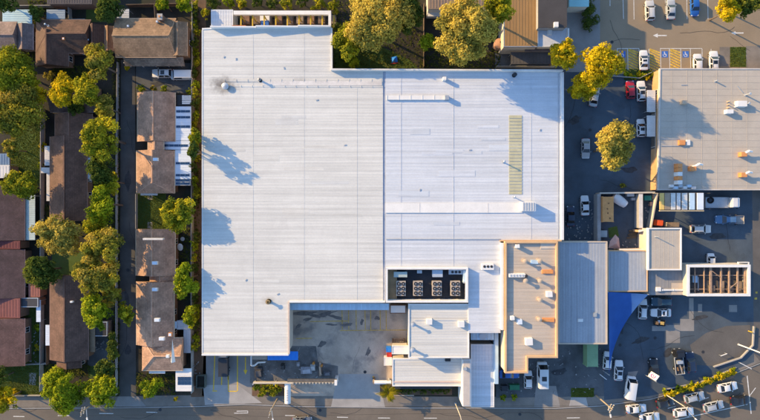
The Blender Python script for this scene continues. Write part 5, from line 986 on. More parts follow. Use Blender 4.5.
def car(kind, px, py, deg, colour, label, cat='car', name='parked_car', group=None, z=0.0, sun=False, scale=1, z_at=.8):
    x, y = P(px, py, z_at); t = thing(name, label, cat, (x, y, z + .02), R(deg), group=group); t.scale = (scale * 1.02, scale * 1.1, scale * 1.03)
    last = None; pm_ = paint(colour, PAINTS[colour])
    for nm, me, ip, par in proto(kind):
        o = bpy.data.objects.new(nm, me); C.objects.link(o); o.parent = last if par else t
        if ip: o.material_slots[0].link = 'OBJECT'; o.material_slots[0].material = pm_
        if nm == 'wheel': last = o
    if sun:
        L_, W, zb, zt, bf_, br, tf, tr_, zh = SPEC[kind]; MB().box((tf + tr_) / 2 - .1, -W * .24, zt - .02, tf - .25, W * .24, zt + .012).build('sunroof', CARGL, t, local=True)
    return t
gp = 'cars parked on the premises'
CARS = [
 ('suv', 649.7, 10.4, 92, 'pearl', 'pale silver four-wheel drive at the top car park row, nearest the arrow', 0), ('sedan', 671, 9.2, 90, 'silver', 'silver sedan in the top car park row beside the bright blue car', 0), ('hatch', 694.8, 7, -88, 'blue', 'bright blue hatchback in the top car park row', 0),
 ('sedan', 643.7, 60, 91, 'white', 'white sedan parked between two yellow hatched bays', 1), ('hatch', 697.6, 62.6, 90, 'white', 'white hatchback half hidden by the edge of the grey-tan roof', 0), ('wagon', 713.8, 61, 90, 'white', 'white wagon with open roof rails beside the grass patch', 1),
 ('hatch', 630.4, 89.6, 93, 'red', 'red hatchback under the low shrubs in the car park', 0), ('wagon', 641.2, 91, 92, 'white', 'white wagon parked beside the red hatchback', 1), ('hatch', 641, 127.8, 92, 'white', 'white hatchback with black glass roof by the white fence', 1),
 ('sedan', 594.5, 96.5, 80, 'silver', 'silver sedan hidden beneath the bright yellow tree', 0), ('sedan', 585, 205.5, 92, 'white', 'white sedan parked in the shade above the steel-roofed block', 0), ('sedan', 570.6, 216, 90, 'navy', 'dark navy sedan in deep shade along the warehouse wall', 0),
 ('micro', 711, 259.5, 90, 'white', 'tiny white car against the roofless yard wall', 0), ('suv', 661.3, 301.6, 180, 'teal', 'dark teal four-wheel drive parked above the white sedan', 0), ('sedan', 661, 312.8, 180, 'white', 'white sedan parked across the service yard below the teal car', 1),
 ('suv', 653.6, 368.5, 92, 'black', 'black four-wheel drive beside the pink and white sign', 0), ('suv', 690.3, 362, 97, 'navy', 'navy four-wheel drive next to the black tow truck', 0), ('hatch', 607.5, 360.5, 86, 'white', 'white hatchback under the tail of the blue sail', 0), ('wagon', 618.8, 370.5, 88, 'white', 'white wagon with dark windows beside the blue sail corner', 1),
 ('sedan', 509.3, 374.2, 0, 'blue', 'blue car tucked under the orange parapet corner', 0), ('hatch', 528.2, 379.6, 90, 'white', 'small white hatchback beside the big white van', 0),
 ('suv', 162.3, 73.4, 180, 'white', 'white four-wheel drive with dark roof in the parking court', 1)]
for k, px, py, d, c_, lb, sn in CARS: car(k, px, py, d, c_, lb, sun=bool(sn))
car('van', 182.5, 75.3, 180, 'white', 'white van beside the fence in the parking court', 'van', 'parked_van')
car('van', 630.2, 387.5, 82, 'white', 'white van standing on the footpath at the yard entrance', 'van', 'parked_van')
car('sedan', 585.8, 148.5, -90, 'silver', 'pale silver sedan parked beside the lone golden tree'); car('wagon', 642.8, 309, 88, 'white', 'white wagon parked under the edge of the blue sail')
car('wagon', 701, 229, 0, 'pearl', 'pale wagon in the middle of the shaded service yard'); car('suv', 725.5, 219.5, 180, 'steel', 'steel-blue four-wheel drive with a trailer behind it near the truck')
x, y = P(542, 374, 2.4); t = car('van', 542, 374.5, 90, 'white', 'large white van with a dark roof hatch in the forecourt', 'van', 'parked_van', scale=1.13); MB().box(-.9, -.45, 2.18, 0, .45, 2.26).build('roof_hatch', dark_steel, t, local=True); MB().box(-2.0, -.5, 2.18, -1.5, .5, 2.23).build('roof_vent', galv, t, local=True)
ST = [('sedan', 728, 387.3, 11, 'white', 'white sedan nearest the golden shrubs on the street'), ('wagon', 694.8, 397.3, 13, 'silver', 'kerbside silver wagon in the street queue behind the white sedan'), ('wagon', 714, 406.3, 12, 'silver', 'silver wagon in the middle lane of the street'), ('sedan', 741, 400.5, 5, 'black', 'black sedan at the front of the middle lane'), ('hatch', 665.5, 402.8, 12, 'black', 'black hatchback behind the kerbside silver wagon'), ('wagon', 684, 412.4, 6, 'white', 'white wagon crossed by the shadow of the street light'), ('sedan', 636.8, 409, 5, 'white', 'white sedan at the end of the kerbside queue'), ('sedan', 650, 417.5, 6, 'white', 'white sedan cut by the bottom edge of the picture'), ('sedan', 302, 421.5, 3, 'grey', 'dark grey car just touching the bottom edge of the street')]
for k, px, py, d, c_, lb in ST: car(k, px, py, d, c_, lb, name='car', z=-.12)
# flatbed truck with its canopy, entry-lane truck, tow truck and trailers
def wheels(t, pts, r=.45, w_=.3):
    for x, y in pts:
        o = MB().tube((x, y - w_ / 2, r), (x, y + w_ / 2, r), r, r, 16).build('wheel', black_rubber, t, local=True, smooth=40); MB().tube((x, y - w_ / 2 - .02, r), (x, y + w_ / 2 + .02, r), r * .5, r * .5, 10).build('rim', galv, o, local=True)
def truck(label, px, py, deg, cabc, bedm, L_, W, box_h=None, name='flatbed_truck', cat='truck', z_at=1.4):
    t = thing(name, label, cat, (*P(px, py, z_at), .02), R(deg)); w = W / 2; pc = paint(cabc, PAINTS[cabc]); f = L_ / 2
    MB().prism([(f - 1.75, -w + .1), (f - .25, -w + .1), (f, -w + .3), (f, w - .3), (f - .25, w - .1), (f - 1.75, w - .1)], .5, 2.25).build('cab', pc, t, local=True)
    MB().prism([(f - 1.6, -w + .25), (f - .5, -w + .25), (f - .5, w - .25), (f - 1.6, w - .25)], 2.25, 2.4).build('cab_roof', pc, t, local=True)
    m = MB(); m.add([(f - .48, -w + .3, 2.27), (f - .48, w - .3, 2.27), (f + .02, w - .35, 1.45), (f + .02, -w + .35, 1.45)], [(0, 1, 2, 3)]); m.build('windscreen', CARGL, t, local=True, fix=False)
    for s_ in (-1, 1): MB().box(f - 1.4, s_ * (w - .09), 1.5, f - .5, s_ * (w - .075), 2.1).build('side_window', CARGL, t, local=True); MB().box(f - .3, s_ * (w + .02), 1.5, f - .2, s_ * (w + .2), 1.9).build('mirror', black_rubber, t, local=True); MB().box(f - .05, s_ * .6 - .15, .7, f + .03, s_ * .6 + .15, .9).build('headlight', lamp_clear, t, local=True)
    MB().box(-f, -w, .95, f - 1.9, w, 1.1).build('bed', bedm, t, local=True); MB().box(-f + .1, -.4, .5, f - .3, .4, .9).build('chassis', dark_steel, t, local=True)
    if box_h: MB().box(-f, -w, 1.1, f - 1.95, w, 1.1 + box_h).build('cargo_box', bedm, t, local=True)
    else:
        MB().ring(rect(-f, -w, f - 1.9, w), .07, 1.1, 1.35).build('bed_rail', galv, t, local=True)
    wheels(t, [(f - .9, -w + .2), (f - .9, w - .2), (-f + 1.2, -w + .2), (-f + 1.2, w - .2)]); return t
ft = truck('white flatbed truck carrying a black tyre beside the striped canopy', 721.5, 202.5, 0, 'white', mat('pale_bed', (.40, .42, .44), .6, .12), 7.4, 2.5)
x, y = P(711, 200.2, 1.4); ty = thing('tyre', 'black tyre lying on the white flatbed truck', 'tyre', (x, y, 1.13)); m = MB()
for k in range(16):
    a0, a1 = k * .3927, (k + 1) * .3927
    for (r0, z0), (r1, z1) in (((.42, .05), (.55, .28)), ((.55, .28), (.75, .28)), ((.75, .28), (.82, .05)), ((.82, .05), (.42, .05))): m.add([(r0 * math.cos(a0), r0 * math.sin(a0), z0), (r0 * math.cos(a1), r0 * math.sin(a1), z0), (r1 * math.cos(a1), r1 * math.sin(a1), z1), (r1 * math.cos(a0), r1 * math.sin(a0), z1)], [(0, 1, 2, 3)])
m.build('tread', black_rubber, ty, local=True, smooth=40); MB().cyl(0, 0, .41, .06, .12, 14).build('inner_ring', dark_steel, ty, local=True)
truck('dark grey truck standing in the yellow-lined entry lane', 224, 362.5, 90, 'grey', mat('dark_bed', (.03, .035, .045), .6, .1), 6.2, 2.2, 1.2, name='delivery_truck')
tow = truck('black tow truck with cluttered tray next to the navy four-wheel drive', 679.5, 362, 96, 'black', dark_steel, 6.0, 2.1, name='tow_truck')
MB().bar((-.6, 0, 1.4), (-2.6, 0, 2.1), .16, .2).build('boom', mat('boom_grey', (.2, .2, .21), .5, .1), tow, local=True); MB().box(-.4, -.7, 1.1, .4, .7, 1.7).build('tool_locker', galv, tow, local=True)
for sy in (-.6, .5): MB().rbox(-1.7, sy, .8, .3, .4 * sy, 1.1, 1.4).build('toolbox', mat('tow_brown', (.24, .14, .07), .7, .2), tow, local=True)
def trailer(label, px, py, deg, L_, W, m, load=None):
    t = thing('trailer', label, 'trailer', (*P(px, py, .8), .02), R(deg)); MB().box(-L_ / 2, -W / 2, .5, L_ / 2, W / 2, .6).build('bed', m, t, local=True); MB().ring(rect(-L_ / 2, -W / 2, L_ / 2, W / 2), .05, .6, .95).build('side', m, t, local=True)
    MB().bar((L_ / 2, 0, .52), (L_ / 2 + 1.2, 0, .52), .08, .08).build('drawbar', dark_steel, t, local=True); wheels(t, [(0, -W / 2 - .1), (0, W / 2 + .1)], .3, .2); return t
trailer('grey-white flat trailer hitched behind the steel-blue four-wheel drive', 737.5, 219.8, 180, 3.0, 2.0, pale_concrete)
tr = trailer('black trailer loaded with yellow-brown machinery below the white sedan', 659.5, 322.5, 172, 2.6, 1.5, dark_steel)
for k, (a, b, c_, d, e) in enumerate(((-.9, -.3, -.1, .4, 1.2), (0, -.55, .5, .1, 1.0), (.5, -.2, 1.1, .5, 1.35))): MB().box(a, b, .6, c_, d, e).build('machine', (mat('machine_yellow', (.5, .33, .10), .6, .15), galv, mat('machine_brown', (.2, .12, .06), .7, .2))[k], tr, local=True)
MB().tube((-.6, 0, 1.1), (-1.9, .25, 1.25), .09).build('machine_arm', dark_steel, tr, local=True)
# striped canopy beside the truck
cn = thing('canopy', 'striped canopy of white sheets over dark gaps along the grey-tan warehouse', 'canopy', (*P(682, 201, 0), 0)); z = 4.8
a, b = P(660, 192.5, z), P(704, 210, z); MB().box(a[0], b[1], z - .35, b[0], a[1], z - .25).build('deck', mat('canopy_brown', (.10, .08, .07), .8, .25), cn)
for x0, x1, m in ((660, 664.2, mat('canopy_sunlit_edge', (.62, .42, .13), .7, .1)), (664.8, 670.2, mat('canopy_sunlit_tan', (.28, .22, .16), .8, .15)), (671, 675.6, white_sheet), (677, 680.6, dirty_white), (682.2, 687.4, white_sheet), (689.6, 694.8, pale_blue_sheet), (697.4, 703.6, patio_sheet)):  # yellow edge and tan sheet have the sunlight put into their colour
    p, q_ = P(x0, 193, z), P(x1, 209.6, z); MB().box(p[0], q_[1], z - .24, q_[0], p[1], z).build('sheet', m, cn)
for px in (661, 682, 703):
    for py in (193.5, 209): q_ = P(px, py, 1.8); MB().box(q_[0] - .07, q_[1] - .07, 0, q_[0] + .07, q_[1] + .07, z - .36).build('post', dark_steel, cn)
p, q_ = P(660, 210.4, z), P(704, 210.4, z); MB().box(p[0], p[1] - .2, z - .5, q_[0], p[1], z + .05).build('edge_beam', mat('canopy_beam', (.50, .40, .24), .7, .1), cn)
# ---------------------------------------------------------------- compound with container and tank
def rbody(label, cat, name, px, py, l, w_, h, deg, m, ridges=True, base=.12, roofm=None, corr=.28):
    t = thing(name, label, cat, (*P(px, py, h), 0), R(deg)); MB().box(-l / 2, -w_ / 2, base, l / 2, w_ / 2, h - .06).build('body', m, t, local=True)
    MB().box(-l / 2 - .02, -w_ / 2 - .02, h - .06, l / 2 + .02, w_ / 2 + .02, h).build('lid', roofm or m, t, local=True)
    if ridges:
        k = int(l / corr); r_ = MB()
        for i in range(k): x = -l / 2 + (i + .5) * l / k; r_.box(x - .06, -w_ / 2 + .12, h, x + .06, w_ / 2 - .12, h + .035); r_.box(x - .06, -w_ / 2 - .03, base + .15, x + .06, -w_ / 2, h - .1); r_.box(x - .06, w_ / 2, base + .15, x + .06, w_ / 2 + .03, h - .1)
        tag(r_.build('corrugation', m, t, local=True, fix=False), kind='stuff')
    for sx in (-1, 1):
        for sy in (-1, 1): MB().box(sx * l / 2 - .1, sy * w_ / 2 - .1, 0, sx * l / 2 + .1, sy * w_ / 2 + .1, h + .02).build('corner_post', m, t, local=True)
    for sy in (-.25, .25): MB().box(-l / 2 - .06, sy * w_ - .05, .3, -l / 2 - .02, sy * w_ + .05, h - .3).build('door_bar', galv, t, local=True)
    return t
oc = rbody('orange shipping container inside the walled compound', 'container', 'shipping_container', 608.2, 209.3, 5.8, 2.5, 3.1, 90, mat('container_orange', (.60, .30, .11), .65, .12, .6, 6, .1, .05, stain=.3, stain_col=(.32, .15, .06)))
for k, (a, b) in enumerate(((-2.1, -.4), (.1, .2), (1.4, -.1), (-.9, .1))): MB().rbox(a, b, .35, .25, k, 3.1, 3.18).build('roof_patch', mat('patch_brown', (.16, .08, .04), .8, .2), oc, local=True)
rbody('green shipping container beneath the steel-roofed block', 'container', 'shipping_container', 592.6, 355.6, 5.2, 2.5, 2.6, 90, green_steel)
for py, l, lb in ((101, 5.2, 'upper white sheet awning beside the orange brick wall'), (126, 5.0, 'lower white sheet awning beside the orange brick wall')): awning('wall_awning', lb, rect(647, py - l * 2.1, 655.4, py + l * 2.1), 2.4, dirty_white, ('x', .5))
x, y = P(621.6, 200.3, 2.3); tk = thing('boat_cover', 'white rounded boat cover standing askew in the compound', 'boat', (x, y, 0), R(-36)); hull = MB(); n = 10
for i in range(n + 1):
    u = i / n; xx = -1.75 + 3.5 * u; wv = 1.15 * (1 - max(0, u - .35) ** 2 * .55) * (1 - .3 * max(0, .12 - u) * 8); hz = 2.1 - .25 * abs(u - .4)
    hull.v += [(xx, -wv * .75, .6), (xx, -wv, 1.3), (xx, -wv * .6, hz), (xx, 0, hz + .12), (xx, wv * .6, hz), (xx, wv, 1.3), (xx, wv * .75, .6)]
for i in range(n):
    for j in range(6): a = i * 7 + j; hull.f.append((a, a + 1, a + 8, a + 7)); hull.m.append(0)
hull.f += [tuple(range(7)), tuple(range(n * 7, n * 7 + 7))]; hull.m += [0, 0]; hull.build('cover', mat('boat_white', (.62, .58, .55), .6, .06), tk, local=True, smooth=50)
MB().box(-1.4, -.6, .35, 1.6, .6, .62).build('cradle', galv, tk, local=True); wheels(tk, [(-.4, -.9), (-.4, .9)], .32, .2)
cwm = mat('compound_wall', (.30, .29, .28), .8, .1, .5, 6, .1, .1)
def wall(label, pts, h, th, m, cap=None):
    w_ = PP(pts, h); t = thing('boundary_wall', label, 'wall', (*w_[0], 0)); strip(MB(), w_, th, -.01, h).build('wall_body', m, t); strip(MB(), w_, th + .1, h, h + .07).build('wall_cap', cap or m, t); return t
wall('grey concrete wall along the car park side of the compound', [(599, 194), (599, 241)], 2.2, .7, cwm); wall('thin cream wall across the top of the compound', [(599.6, 193.2), (655, 192.4)], 2.2, .25, cream_wall); wall('dividing wall with pale blocks through the compound', [(640.8, 194), (640.8, 228)], 2.2, .8, cwm, dirty_white)
wall('thin slanting cream fence wall between compound and service yard', [(657.6, 193), (651, 227.6)], 2.0, .2, cream_wall); wall('orange-lit brick wall stub beside the lower compound', [(638.5, 231), (645.6, 230.4), (645.4, 249.6), (619, 250)], 2.8, .5, orange_trim, white_trim)
x, y = P(614, 242.5, 2.0); um = thing('shade_canopy', 'faded pink peaked shade canopy in the compound corner', 'canopy', (x, y, 0)); MB().add([(-1.4, -1.3, 2.1), (1.4, -1.5, 2.1), (1.1, 1.0, 2.1), (.3, 1.9, 2.0), (-1.0, .3, 2.1), (.1, -.1, 3.0)], [(0, 1, 5), (1, 2, 5), (2, 3, 5), (3, 4, 5), (4, 0, 5)]).build('fabric', fabric_pink, um, local=True)
for a, b in ((-1.3, -1.2), (1.3, -1.4), (1.0, .9), (-.9, .3)): MB().cyl(a, b, .04, -.01, 2.1, 6).build('pole', galv, um, local=True)
ground_sheet('lawn', [(608, 228), (617, 226), (619, 236), (609, 238)], lawn_m, .024)
for (px, py, w_, d, h, c_, lb, nm) in ((603.5, 233.8, 1.7, 1.5, 1.0, (.36, .40, .40), 'pale square lid beside the small compound lawn', 'storage_box'), (648, 198, 1.6, 1.1, 1.2, (.05, .24, .17), 'teal green bin in the narrow compound strip', 'storage_box'), (654.5, 197, .9, .9, 1.0, (.45, .30, .18), 'small tan box near the slanting fence wall', 'storage_box'), (651.8, 204, .7, .9, .9, (.40, .24, .18), 'small pinkish box below the tan box', 'storage_box'), (630.8, 194.9, 1.6, .7, 1.1, (.5, .48, .46), 'white cabinet against the compound top wall', 'storage_box'), (633.5, 199, .9, .6, .8, (.30, .31, .33), 'grey toolbox below the white cabinet', 'storage_box'), (633.6, 234, 2.4, 2.0, .7, (.10, .08, .055), 'brown heap of timber in the lower compound', 'timber_heap')):
    x, y = P(px, py, h); t = thing(nm, lb, 'box', (x, y, 0)); m = mat(f'box_{int(px)}_{int(py)}', c_, .7, .15)
    if 'heap' in nm:
        for k in range(9): MB().rbox(rnd.uniform(-.5, .5), -1 + k * .24, 2.2, .16, rnd.uniform(-.15, .15), .02 + .1 * (k % 3), .14 + .1 * (k % 3) + .003 * k).build('plank', m, t, local=True)
        t['category'] = 'timber'; continue
    MB().box(-w_ / 2, -d / 2, 0, w_ / 2, d / 2, h - .08).build('body', m, t, local=True); MB().box(-w_ / 2 - .04, -d / 2 - .04, h - .08, w_ / 2 + .04, d / 2 + .04, h).build('lid', m, t, local=True); MB().box(-.15, -d / 2 - .08, h * .6, .15, -d / 2, h * .66).build('handle', dark_steel, t, local=True)
# red forklift and cream shed by the tan workshop
x, y = P(659.6, 222.8, 1.6); fk = thing('forklift', 'bright orange-red forklift above the tan workshop wall', 'forklift', (x, y, 0), R(-6)); fr_ = mat('forklift_red', (.62, .09, .025), .45, .08)
MB().prism([(-1.1, -.6), (-.9, -.7), (.8, -.7), (.8, .7), (-.9, .7), (-1.1, .6)], .3, 1.25).build('body', fr_, fk, local=True); MB().box(-.75, -.6, 2.0, .55, .6, 2.1).build('roof_guard', fr_, fk, local=True)
for a in (-.7, .5):
    for b in (-.55, .55): MB().box(a - .04, b - .04, 1.25, a + .04, b + .04, 2.0).build('guard_post', dark_steel, fk, local=True)
for b in (-.3, .3): MB().box(.85, b - .05, .1, .95, b + .05, 2.2).build('mast', dark_steel, fk, local=True); MB().box(.95, b - .06, .08, 2.0, b + .06, .14).build('fork', dark_steel, fk, local=True)
wheels(fk, [(-.7, -.6), (-.7, .6), (.55, -.65), (.55, .65)], .3, .22)
cabinet('storage_crate', 'cream and brown storage crates behind the orange-red forklift', 'crate', 673, 224.6, 2.8, 1.0, 1.3, 0, cream_wall, timber)
# ---------------------------------------------------------------- blue shade sail
z0 = 3.6; sp = thing('shade_sail', 'long tapering deep blue shade sail over the service yard', 'shade sail', (*P(620, 310, 0), 0))
A, B_, T_ = Vector((*P(608, 292, 4.4), 4.4)), Vector((*P(648.5, 294.5, 4.0), 4.0)), Vector((*P(609, 375, 3.2), 3.2)); m = MB(); N = 18
for i in range(N + 1):
    u = i / N; l = A.lerp(T_, u); r = B_.lerp(T_, u); r = r + Vector((-1, .35, 0)) * (2.9 * 4 * u * (1 - u)) * .62; l = l + Vector((.25 * 4 * u * (1 - u), 0, 0))
    for j in range(9): v = j / 8; p = l.lerp(r, v); m.v.append((p.x, p.y, p.z - .5 * 4 * v * (1 - v) * (1 - u) - .25 * math.sin(math.pi * u)))
for i in range(N):
    for j in range(8): a = i * 9 + j; m.f.append((a, a + 1, a + 10, a + 9)); m.m.append(0)
m.build('sail', blue_canvas, sp, smooth=60)
for q_ in (A, B_, T_): MB().cyl(q_.x, q_.y, .09, -.01, q_.z + .15, 10).build('post', galv, sp)
# bright blue awning at the dock, cream beams and sign pylons of the yard entrance
awning('dock_awning', 'bright blue solid awning at the warehouse corner', rect(267.6, 351.5, 298, 360.2), 4.2, blue_awning_m, ('y', 1.0)); 
awning('dock_awning', 'cream-brown flat awning next to the bright blue awning', rect(252.5, 355.6, 267, 359.6), 4.0, mat('taupe', (.30, .25, .20), .7, .1))
pi_ = thing('bent_pipe', 'white bent pipe handrail beside the entry lane', 'pipe', (*P(252, 358, 1), 0)); pts = [P(a, b, 1.1) for a, b in ((251.2, 355.8), (251.2, 365.4), (254.5, 365.6), (258, 362.5), (265.5, 362))]
for a, b in zip(pts, pts[1:]): MB().tube((*a, 1.1), (*b, 1.1), .2, .2, 8).build('pipe', white_trim, pi_)
for a in (pts[0], pts[2], pts[4]): MB().cyl(*a, .08, -.01, 1.0, 8).build('support', galv, pi_)
bm = thing('entrance_beam', 'long cream beam with dark slots over the yard entrance fence', 'beam', (*P(296, 382, 0), 0)); z = 3.4
a, b = P(253, 381.5, z), P(336.5, 381.5, z); MB().box(a[0], a[1] - .55, z - .7, b[0], a[1] - .2, z).build('front_beam', mat('cream_beam', (.55, .47, .36), .7, .1), bm); MB().box(a[0] + 8, a[1] - .2, z - .5, b[0], a[1] + .5, z - .1).build('rear_shade_band', mat('shade_beam', (.12, .11, .10), .8, .2), bm)  # dark rear bar stands in for the shade under the front beam
for k in range(26): x = P(293 + k * 1.65, 0, z)[0]; MB().box(x - .09, a[1] - .56, z - .001, x + .09, a[1] - .19, z + .06).build('slot_plate', (mat('cream_slot', (.46, .38, .28), .7, .1), dark_steel)[k % 2], bm)
for px in (254, 275, 296, 315, 335.6): q_ = P(px, 381.5, 1.5); MB().box(q_[0] - .12, q_[1] - .45, -.01, q_[0] + .12, q_[1] - .2, z - .71).build('post', galv, bm)
q_ = P(335.8, 382.5, z); MB().box(q_[0] - .3, q_[1] - .6, 0, q_[0] + .3, q_[1] + .6, z + .3).build('end_post', white_trim, bm)
sg = thing('entrance_sign', 'rounded white sign canopy reaching from the cream beam to the street', 'sign', (*P(287, 394, 0), 0)); z = 3.0; m = MB(); n = 12
(x0, y1), (x1, y0) = P(284.2, 383.6, z), P(290.4, 404, z); cxx = (x0 + x1) / 2; hw = (x1 - x0) / 2
for i in range(n + 1):
    a = math.pi * i / n; m.v += [(cxx - hw * math.cos(a), y0, z - .5 + .55 * math.sin(a)), (cxx - hw * math.cos(a), y1, z - .5 + .55 * math.sin(a))]
for i in range(n): m.f.append((2 * i, 2 * i + 2, 2 * i + 3, 2 * i + 1)); m.m.append(0)
m.f += [tuple(range(0, 2 * n + 2, 2)), tuple(range(1, 2 * n + 2, 2)), (0, 1, 2 * n + 1, 2 * n)]; m.m += [0, 0, 0]; m.build('canopy', white_trim, sg, smooth=40)
for px in (285.4, 289.2):
    for py in (385.5, 402.3): q_ = P(px, py, 1); MB().cyl(*q_, .07, -.01, z - .45, 8).build('post', galv, sg)
for k in range(5): MB().rbox(cxx + .02, y0 + .9 + k * .55, .30, .26, .3 * k, z + .045, z + .062).build('grey_letter', mat('letter_grey', (.35, .34, .36), .7, .1), sg)
wb_ = thing('entrance_beam', 'short white pipe beam at the palm side of the yard entrance', 'beam', (*P(382, 383, 0), 0)); a, b = P(374, 382.6, 2.8), P(391, 382.6, 2.8)
MB().tube((*a, 2.6), (*b, 2.6), .45, .45, 12).build('tube', white_trim, wb_, smooth=40); MB().cyl(*a, .3, -.01, 3.0, 10).build('post', timber, wb_); MB().cyl(b[0] - .4, b[1], .2, -.01, 2.2, 10).build('post', galv, wb_)
for px in (373.2, 336.6): q_ = P(px, 378.2, 1.0); t = thing('bollard', f'yellow bollard on the {"palm" if px > 350 else "cream beam"} side of the yard gateway', 'bollard', (*q_, 0)); MB().cyl(0, 0, .16, -.01, 1.0, 10).build('shaft', ym, t, local=True); MB().cyl(0, 0, .17, 1.0, 1.08, 10, .08).build('cap', dark_steel, t, local=True)
# bits stored on the compound slab
for (px, py, w_, d, h, c_, lb) in ((306, 371, 2.6, 1.6, 1.2, (.30, .30, .32), 'grey box stack among the stored goods by the cream beam'), (312.5, 368, 1.2, 1.5, .9, (.36, .35, .33), 'pale crate among the stored goods by the cream beam'), (320, 369.5, .5, 3.2, .8, (.36, .26, .18), 'brown long crate standing upright behind the cream beam'), (258, 373, 1.8, 2.4, 1.0, (.05, .05, .055), 'black machine at the corner of the old slab'), (327, 374, 1.6, 1.0, .7, (.12, .12, .13), 'dark low crate near the yard gateway'), (282.5, 367, .9, 1.3, .8, (.03, .03, .03), 'small black stool-shaped box on the old slab'), (298, 364.5, .8, 1.0, .7, (.26, .25, .25), 'small grey box near the bright blue awning'), (313.4, 363.6, .5, .5, .9, (.5, .22, .05), 'orange barrel in the yard above the crates'), (321.5, 366, .5, .5, .9, (.48, .2, .05), 'orange barrel next to the brown long crate')):
    x, y = P(px, py, h); t = thing('barrel' if 'barrel' in lb else 'stored_crate', lb, 'barrel' if 'barrel' in lb else 'crate', (x, y, .012)); m = mat(f'store_{int(px)}', c_, .8, .2)
    if 'barrel' in lb: MB().cyl(0, 0, .28, 0, h, 12).build('body', m, t, local=True); MB().cyl(0, 0, .3, h, h + .05, 12).build('lid', m, t, local=True); continue
    MB().box(-w_ / 2, -d / 2, 0, w_ / 2, d / 2, h * .7).build('body', m, t, local=True); MB().rbox(w_ * .05, -d * .08, w_ * .7, d * .6, .15, h * .7, h).build('top_box', mat(f'store_top_{int(px)}', tuple(min(.6, c * 1.3 + .02) for c in c_), .8, .2), t, local=True)
# skip bin by the lane, green bin, pallets
x, y = P(200.4, 382, 1.3); sk = thing('skip_bin', 'grey-green open skip bin beside the entry lane', 'bin', (x, y, 0)); sm_ = mat('skip_green', (.10, .115, .10), .7, .2); MB().ring(rect(-1.05, -1.5, 1.05, 1.5), .1, .05, 1.3).build('side', sm_, sk, local=True); MB().box(-.95, -1.4, .04, .95, 1.4, .5).build('rubbish', dirt, sk, local=True); MB().box(-1.1, -1.3, .9, -1.05, 1.3, 1.05).build('lug', dark_steel, sk, local=True)
t = rbody('green lidded bin in the forecourt above the clipped shrubs', 'bin', 'lidded_bin', 514.8, 387.6, 2.2, 1.1, 1.3, 0, plastic_green, False); t = rbody('dark bin beside the green lidded bin', 'bin', 'lidded_bin', 504.5, 388.5, 1.2, 1.1, 1.2, 0, dark_steel, False)
# ---------------------------------------------------------------- street lights, poles, sign
def street_light(label, px, py, h, arm, m, name='street_light', r=.13):
    x, y = P(px, py); t = thing(name, label, 'street light', (x, y, -.01)); MB().cyl(0, 0, .3, 0, .3, 10, .2).build('base', galv, t, local=True); MB().tube((0, 0, .3), (0, 0, h), r, r * .7, 10).build('pole', m, t, local=True, smooth=40)
    e = Vector((*arm, h + .5)); o = MB().tube((0, 0, h - .1), e, r * .6, r * .45, 8).build('arm', m, t, local=True); d = Vector(arm).normalized(); MB().rbox(e.x + d.x * .3, e.y + d.y * .3, .85, .32, math.atan2(d.y, d.x), e.z - .12, e.z + .06).build('lamp_head', white_trim, t, local=True); MB().rbox(e.x + d.x * .35, e.y + d.y * .35, .5, .24, math.atan2(d.y, d.x), e.z - .16, e.z - .12).build('lens', lamp_clear, t, local=True)
    return t
cream_pole = mat('cream_pole', (.56, .48, .36), .6, .06); 
street_light('white-cream street light beside the shrub bed', 665, 394, 7.8, (2.2, -2.6), cream_pole, r=.12)
street_light('tall white street light at the sunlit yard corner', 738.5, 344.5, 8.5, (3.4, -.8), white_trim, r=.17)
street_light('street light on the footpath by the corner shop', 455.4, 403.4, 8, (.5, -2.5), cream_pole)
def power_pole(label, px, py, h, cross, arm=None):
    x, y = P(px, py); t = thing('power_pole', label, 'power pole', (x, y, -.01)); MB().tube((0, 0, 0), (0, 0, h), .2, .13, 10).build('pole', pole_wood, t, local=True, smooth=40)
    for k, z in enumerate((h - .4, h - 1.4)):
        a = R(cross); d = Vector((math.cos(a), math.sin(a), 0)) * (1.05 - .25 * k); o = MB().bar(Vector((0, 0, z)) - d, Vector((0, 0, z)) + d, .14, .14).build('crossarm', pole_wood, t, local=True)
        for s_ in (-.9, -.4, .4, .9): MB().cyl(d.x * s_, d.y * s_, .06, z + .07, z + .25, 8).build('insulator', white_trim, o, local=True)
    if arm: e = Vector((*arm, h - 1.8)); MB().tube((0, 0, h - 2.2), e, .07, .05, 7).build('lamp_arm', galv, t, local=True); MB().rbox(e.x, e.y, .7, .3, math.atan2(arm[1], arm[0]), e.z - .08, e.z + .08).build('lamp_head', white_trim, t, local=True)
    return t
poles = [('wooden power pole with crossarms by the driveway mouth', 101.5, 398.5, 8.5, 80), ('wooden power pole on the footpath beside the white sign canopy', 277.6, 398.6, 9.0, 75), ('wooden power pole at the small green lawn patch', 596.3, 395.6, 8.5, 60)]
pp = [power_pole(l, a, b, h, c_, (.4, -2.2)) for l, a, b, h, c_ in poles]
power_pole('small wooden pole on the verge beside the yellow corner tree', 11.5, 404, 7.0, 80)
for i in range(2):
    for s_ in (-.8, .8):
        a, b = pp[i].location, pp[i + 1].location; m = MB(); pr_ = None
        for k in range(13): u = k / 12; p = Vector((a.x + (b.x - a.x) * u + s_ * .15, a.y + (b.y - a.y) * u + s_, 8.3 + .4 * (1 - u if i else u) - 1.1 * 4 * u * (1 - u) * .6)); (m.tube(pr_, p, .018, .018, 4) if pr_ is not None else None); pr_ = p
        tag(m.build('power_line', black_rubber, loc=(a.x, a.y, 8.3)), 'thin black power line strung between the wooden street poles', 'cable', 'street power lines')
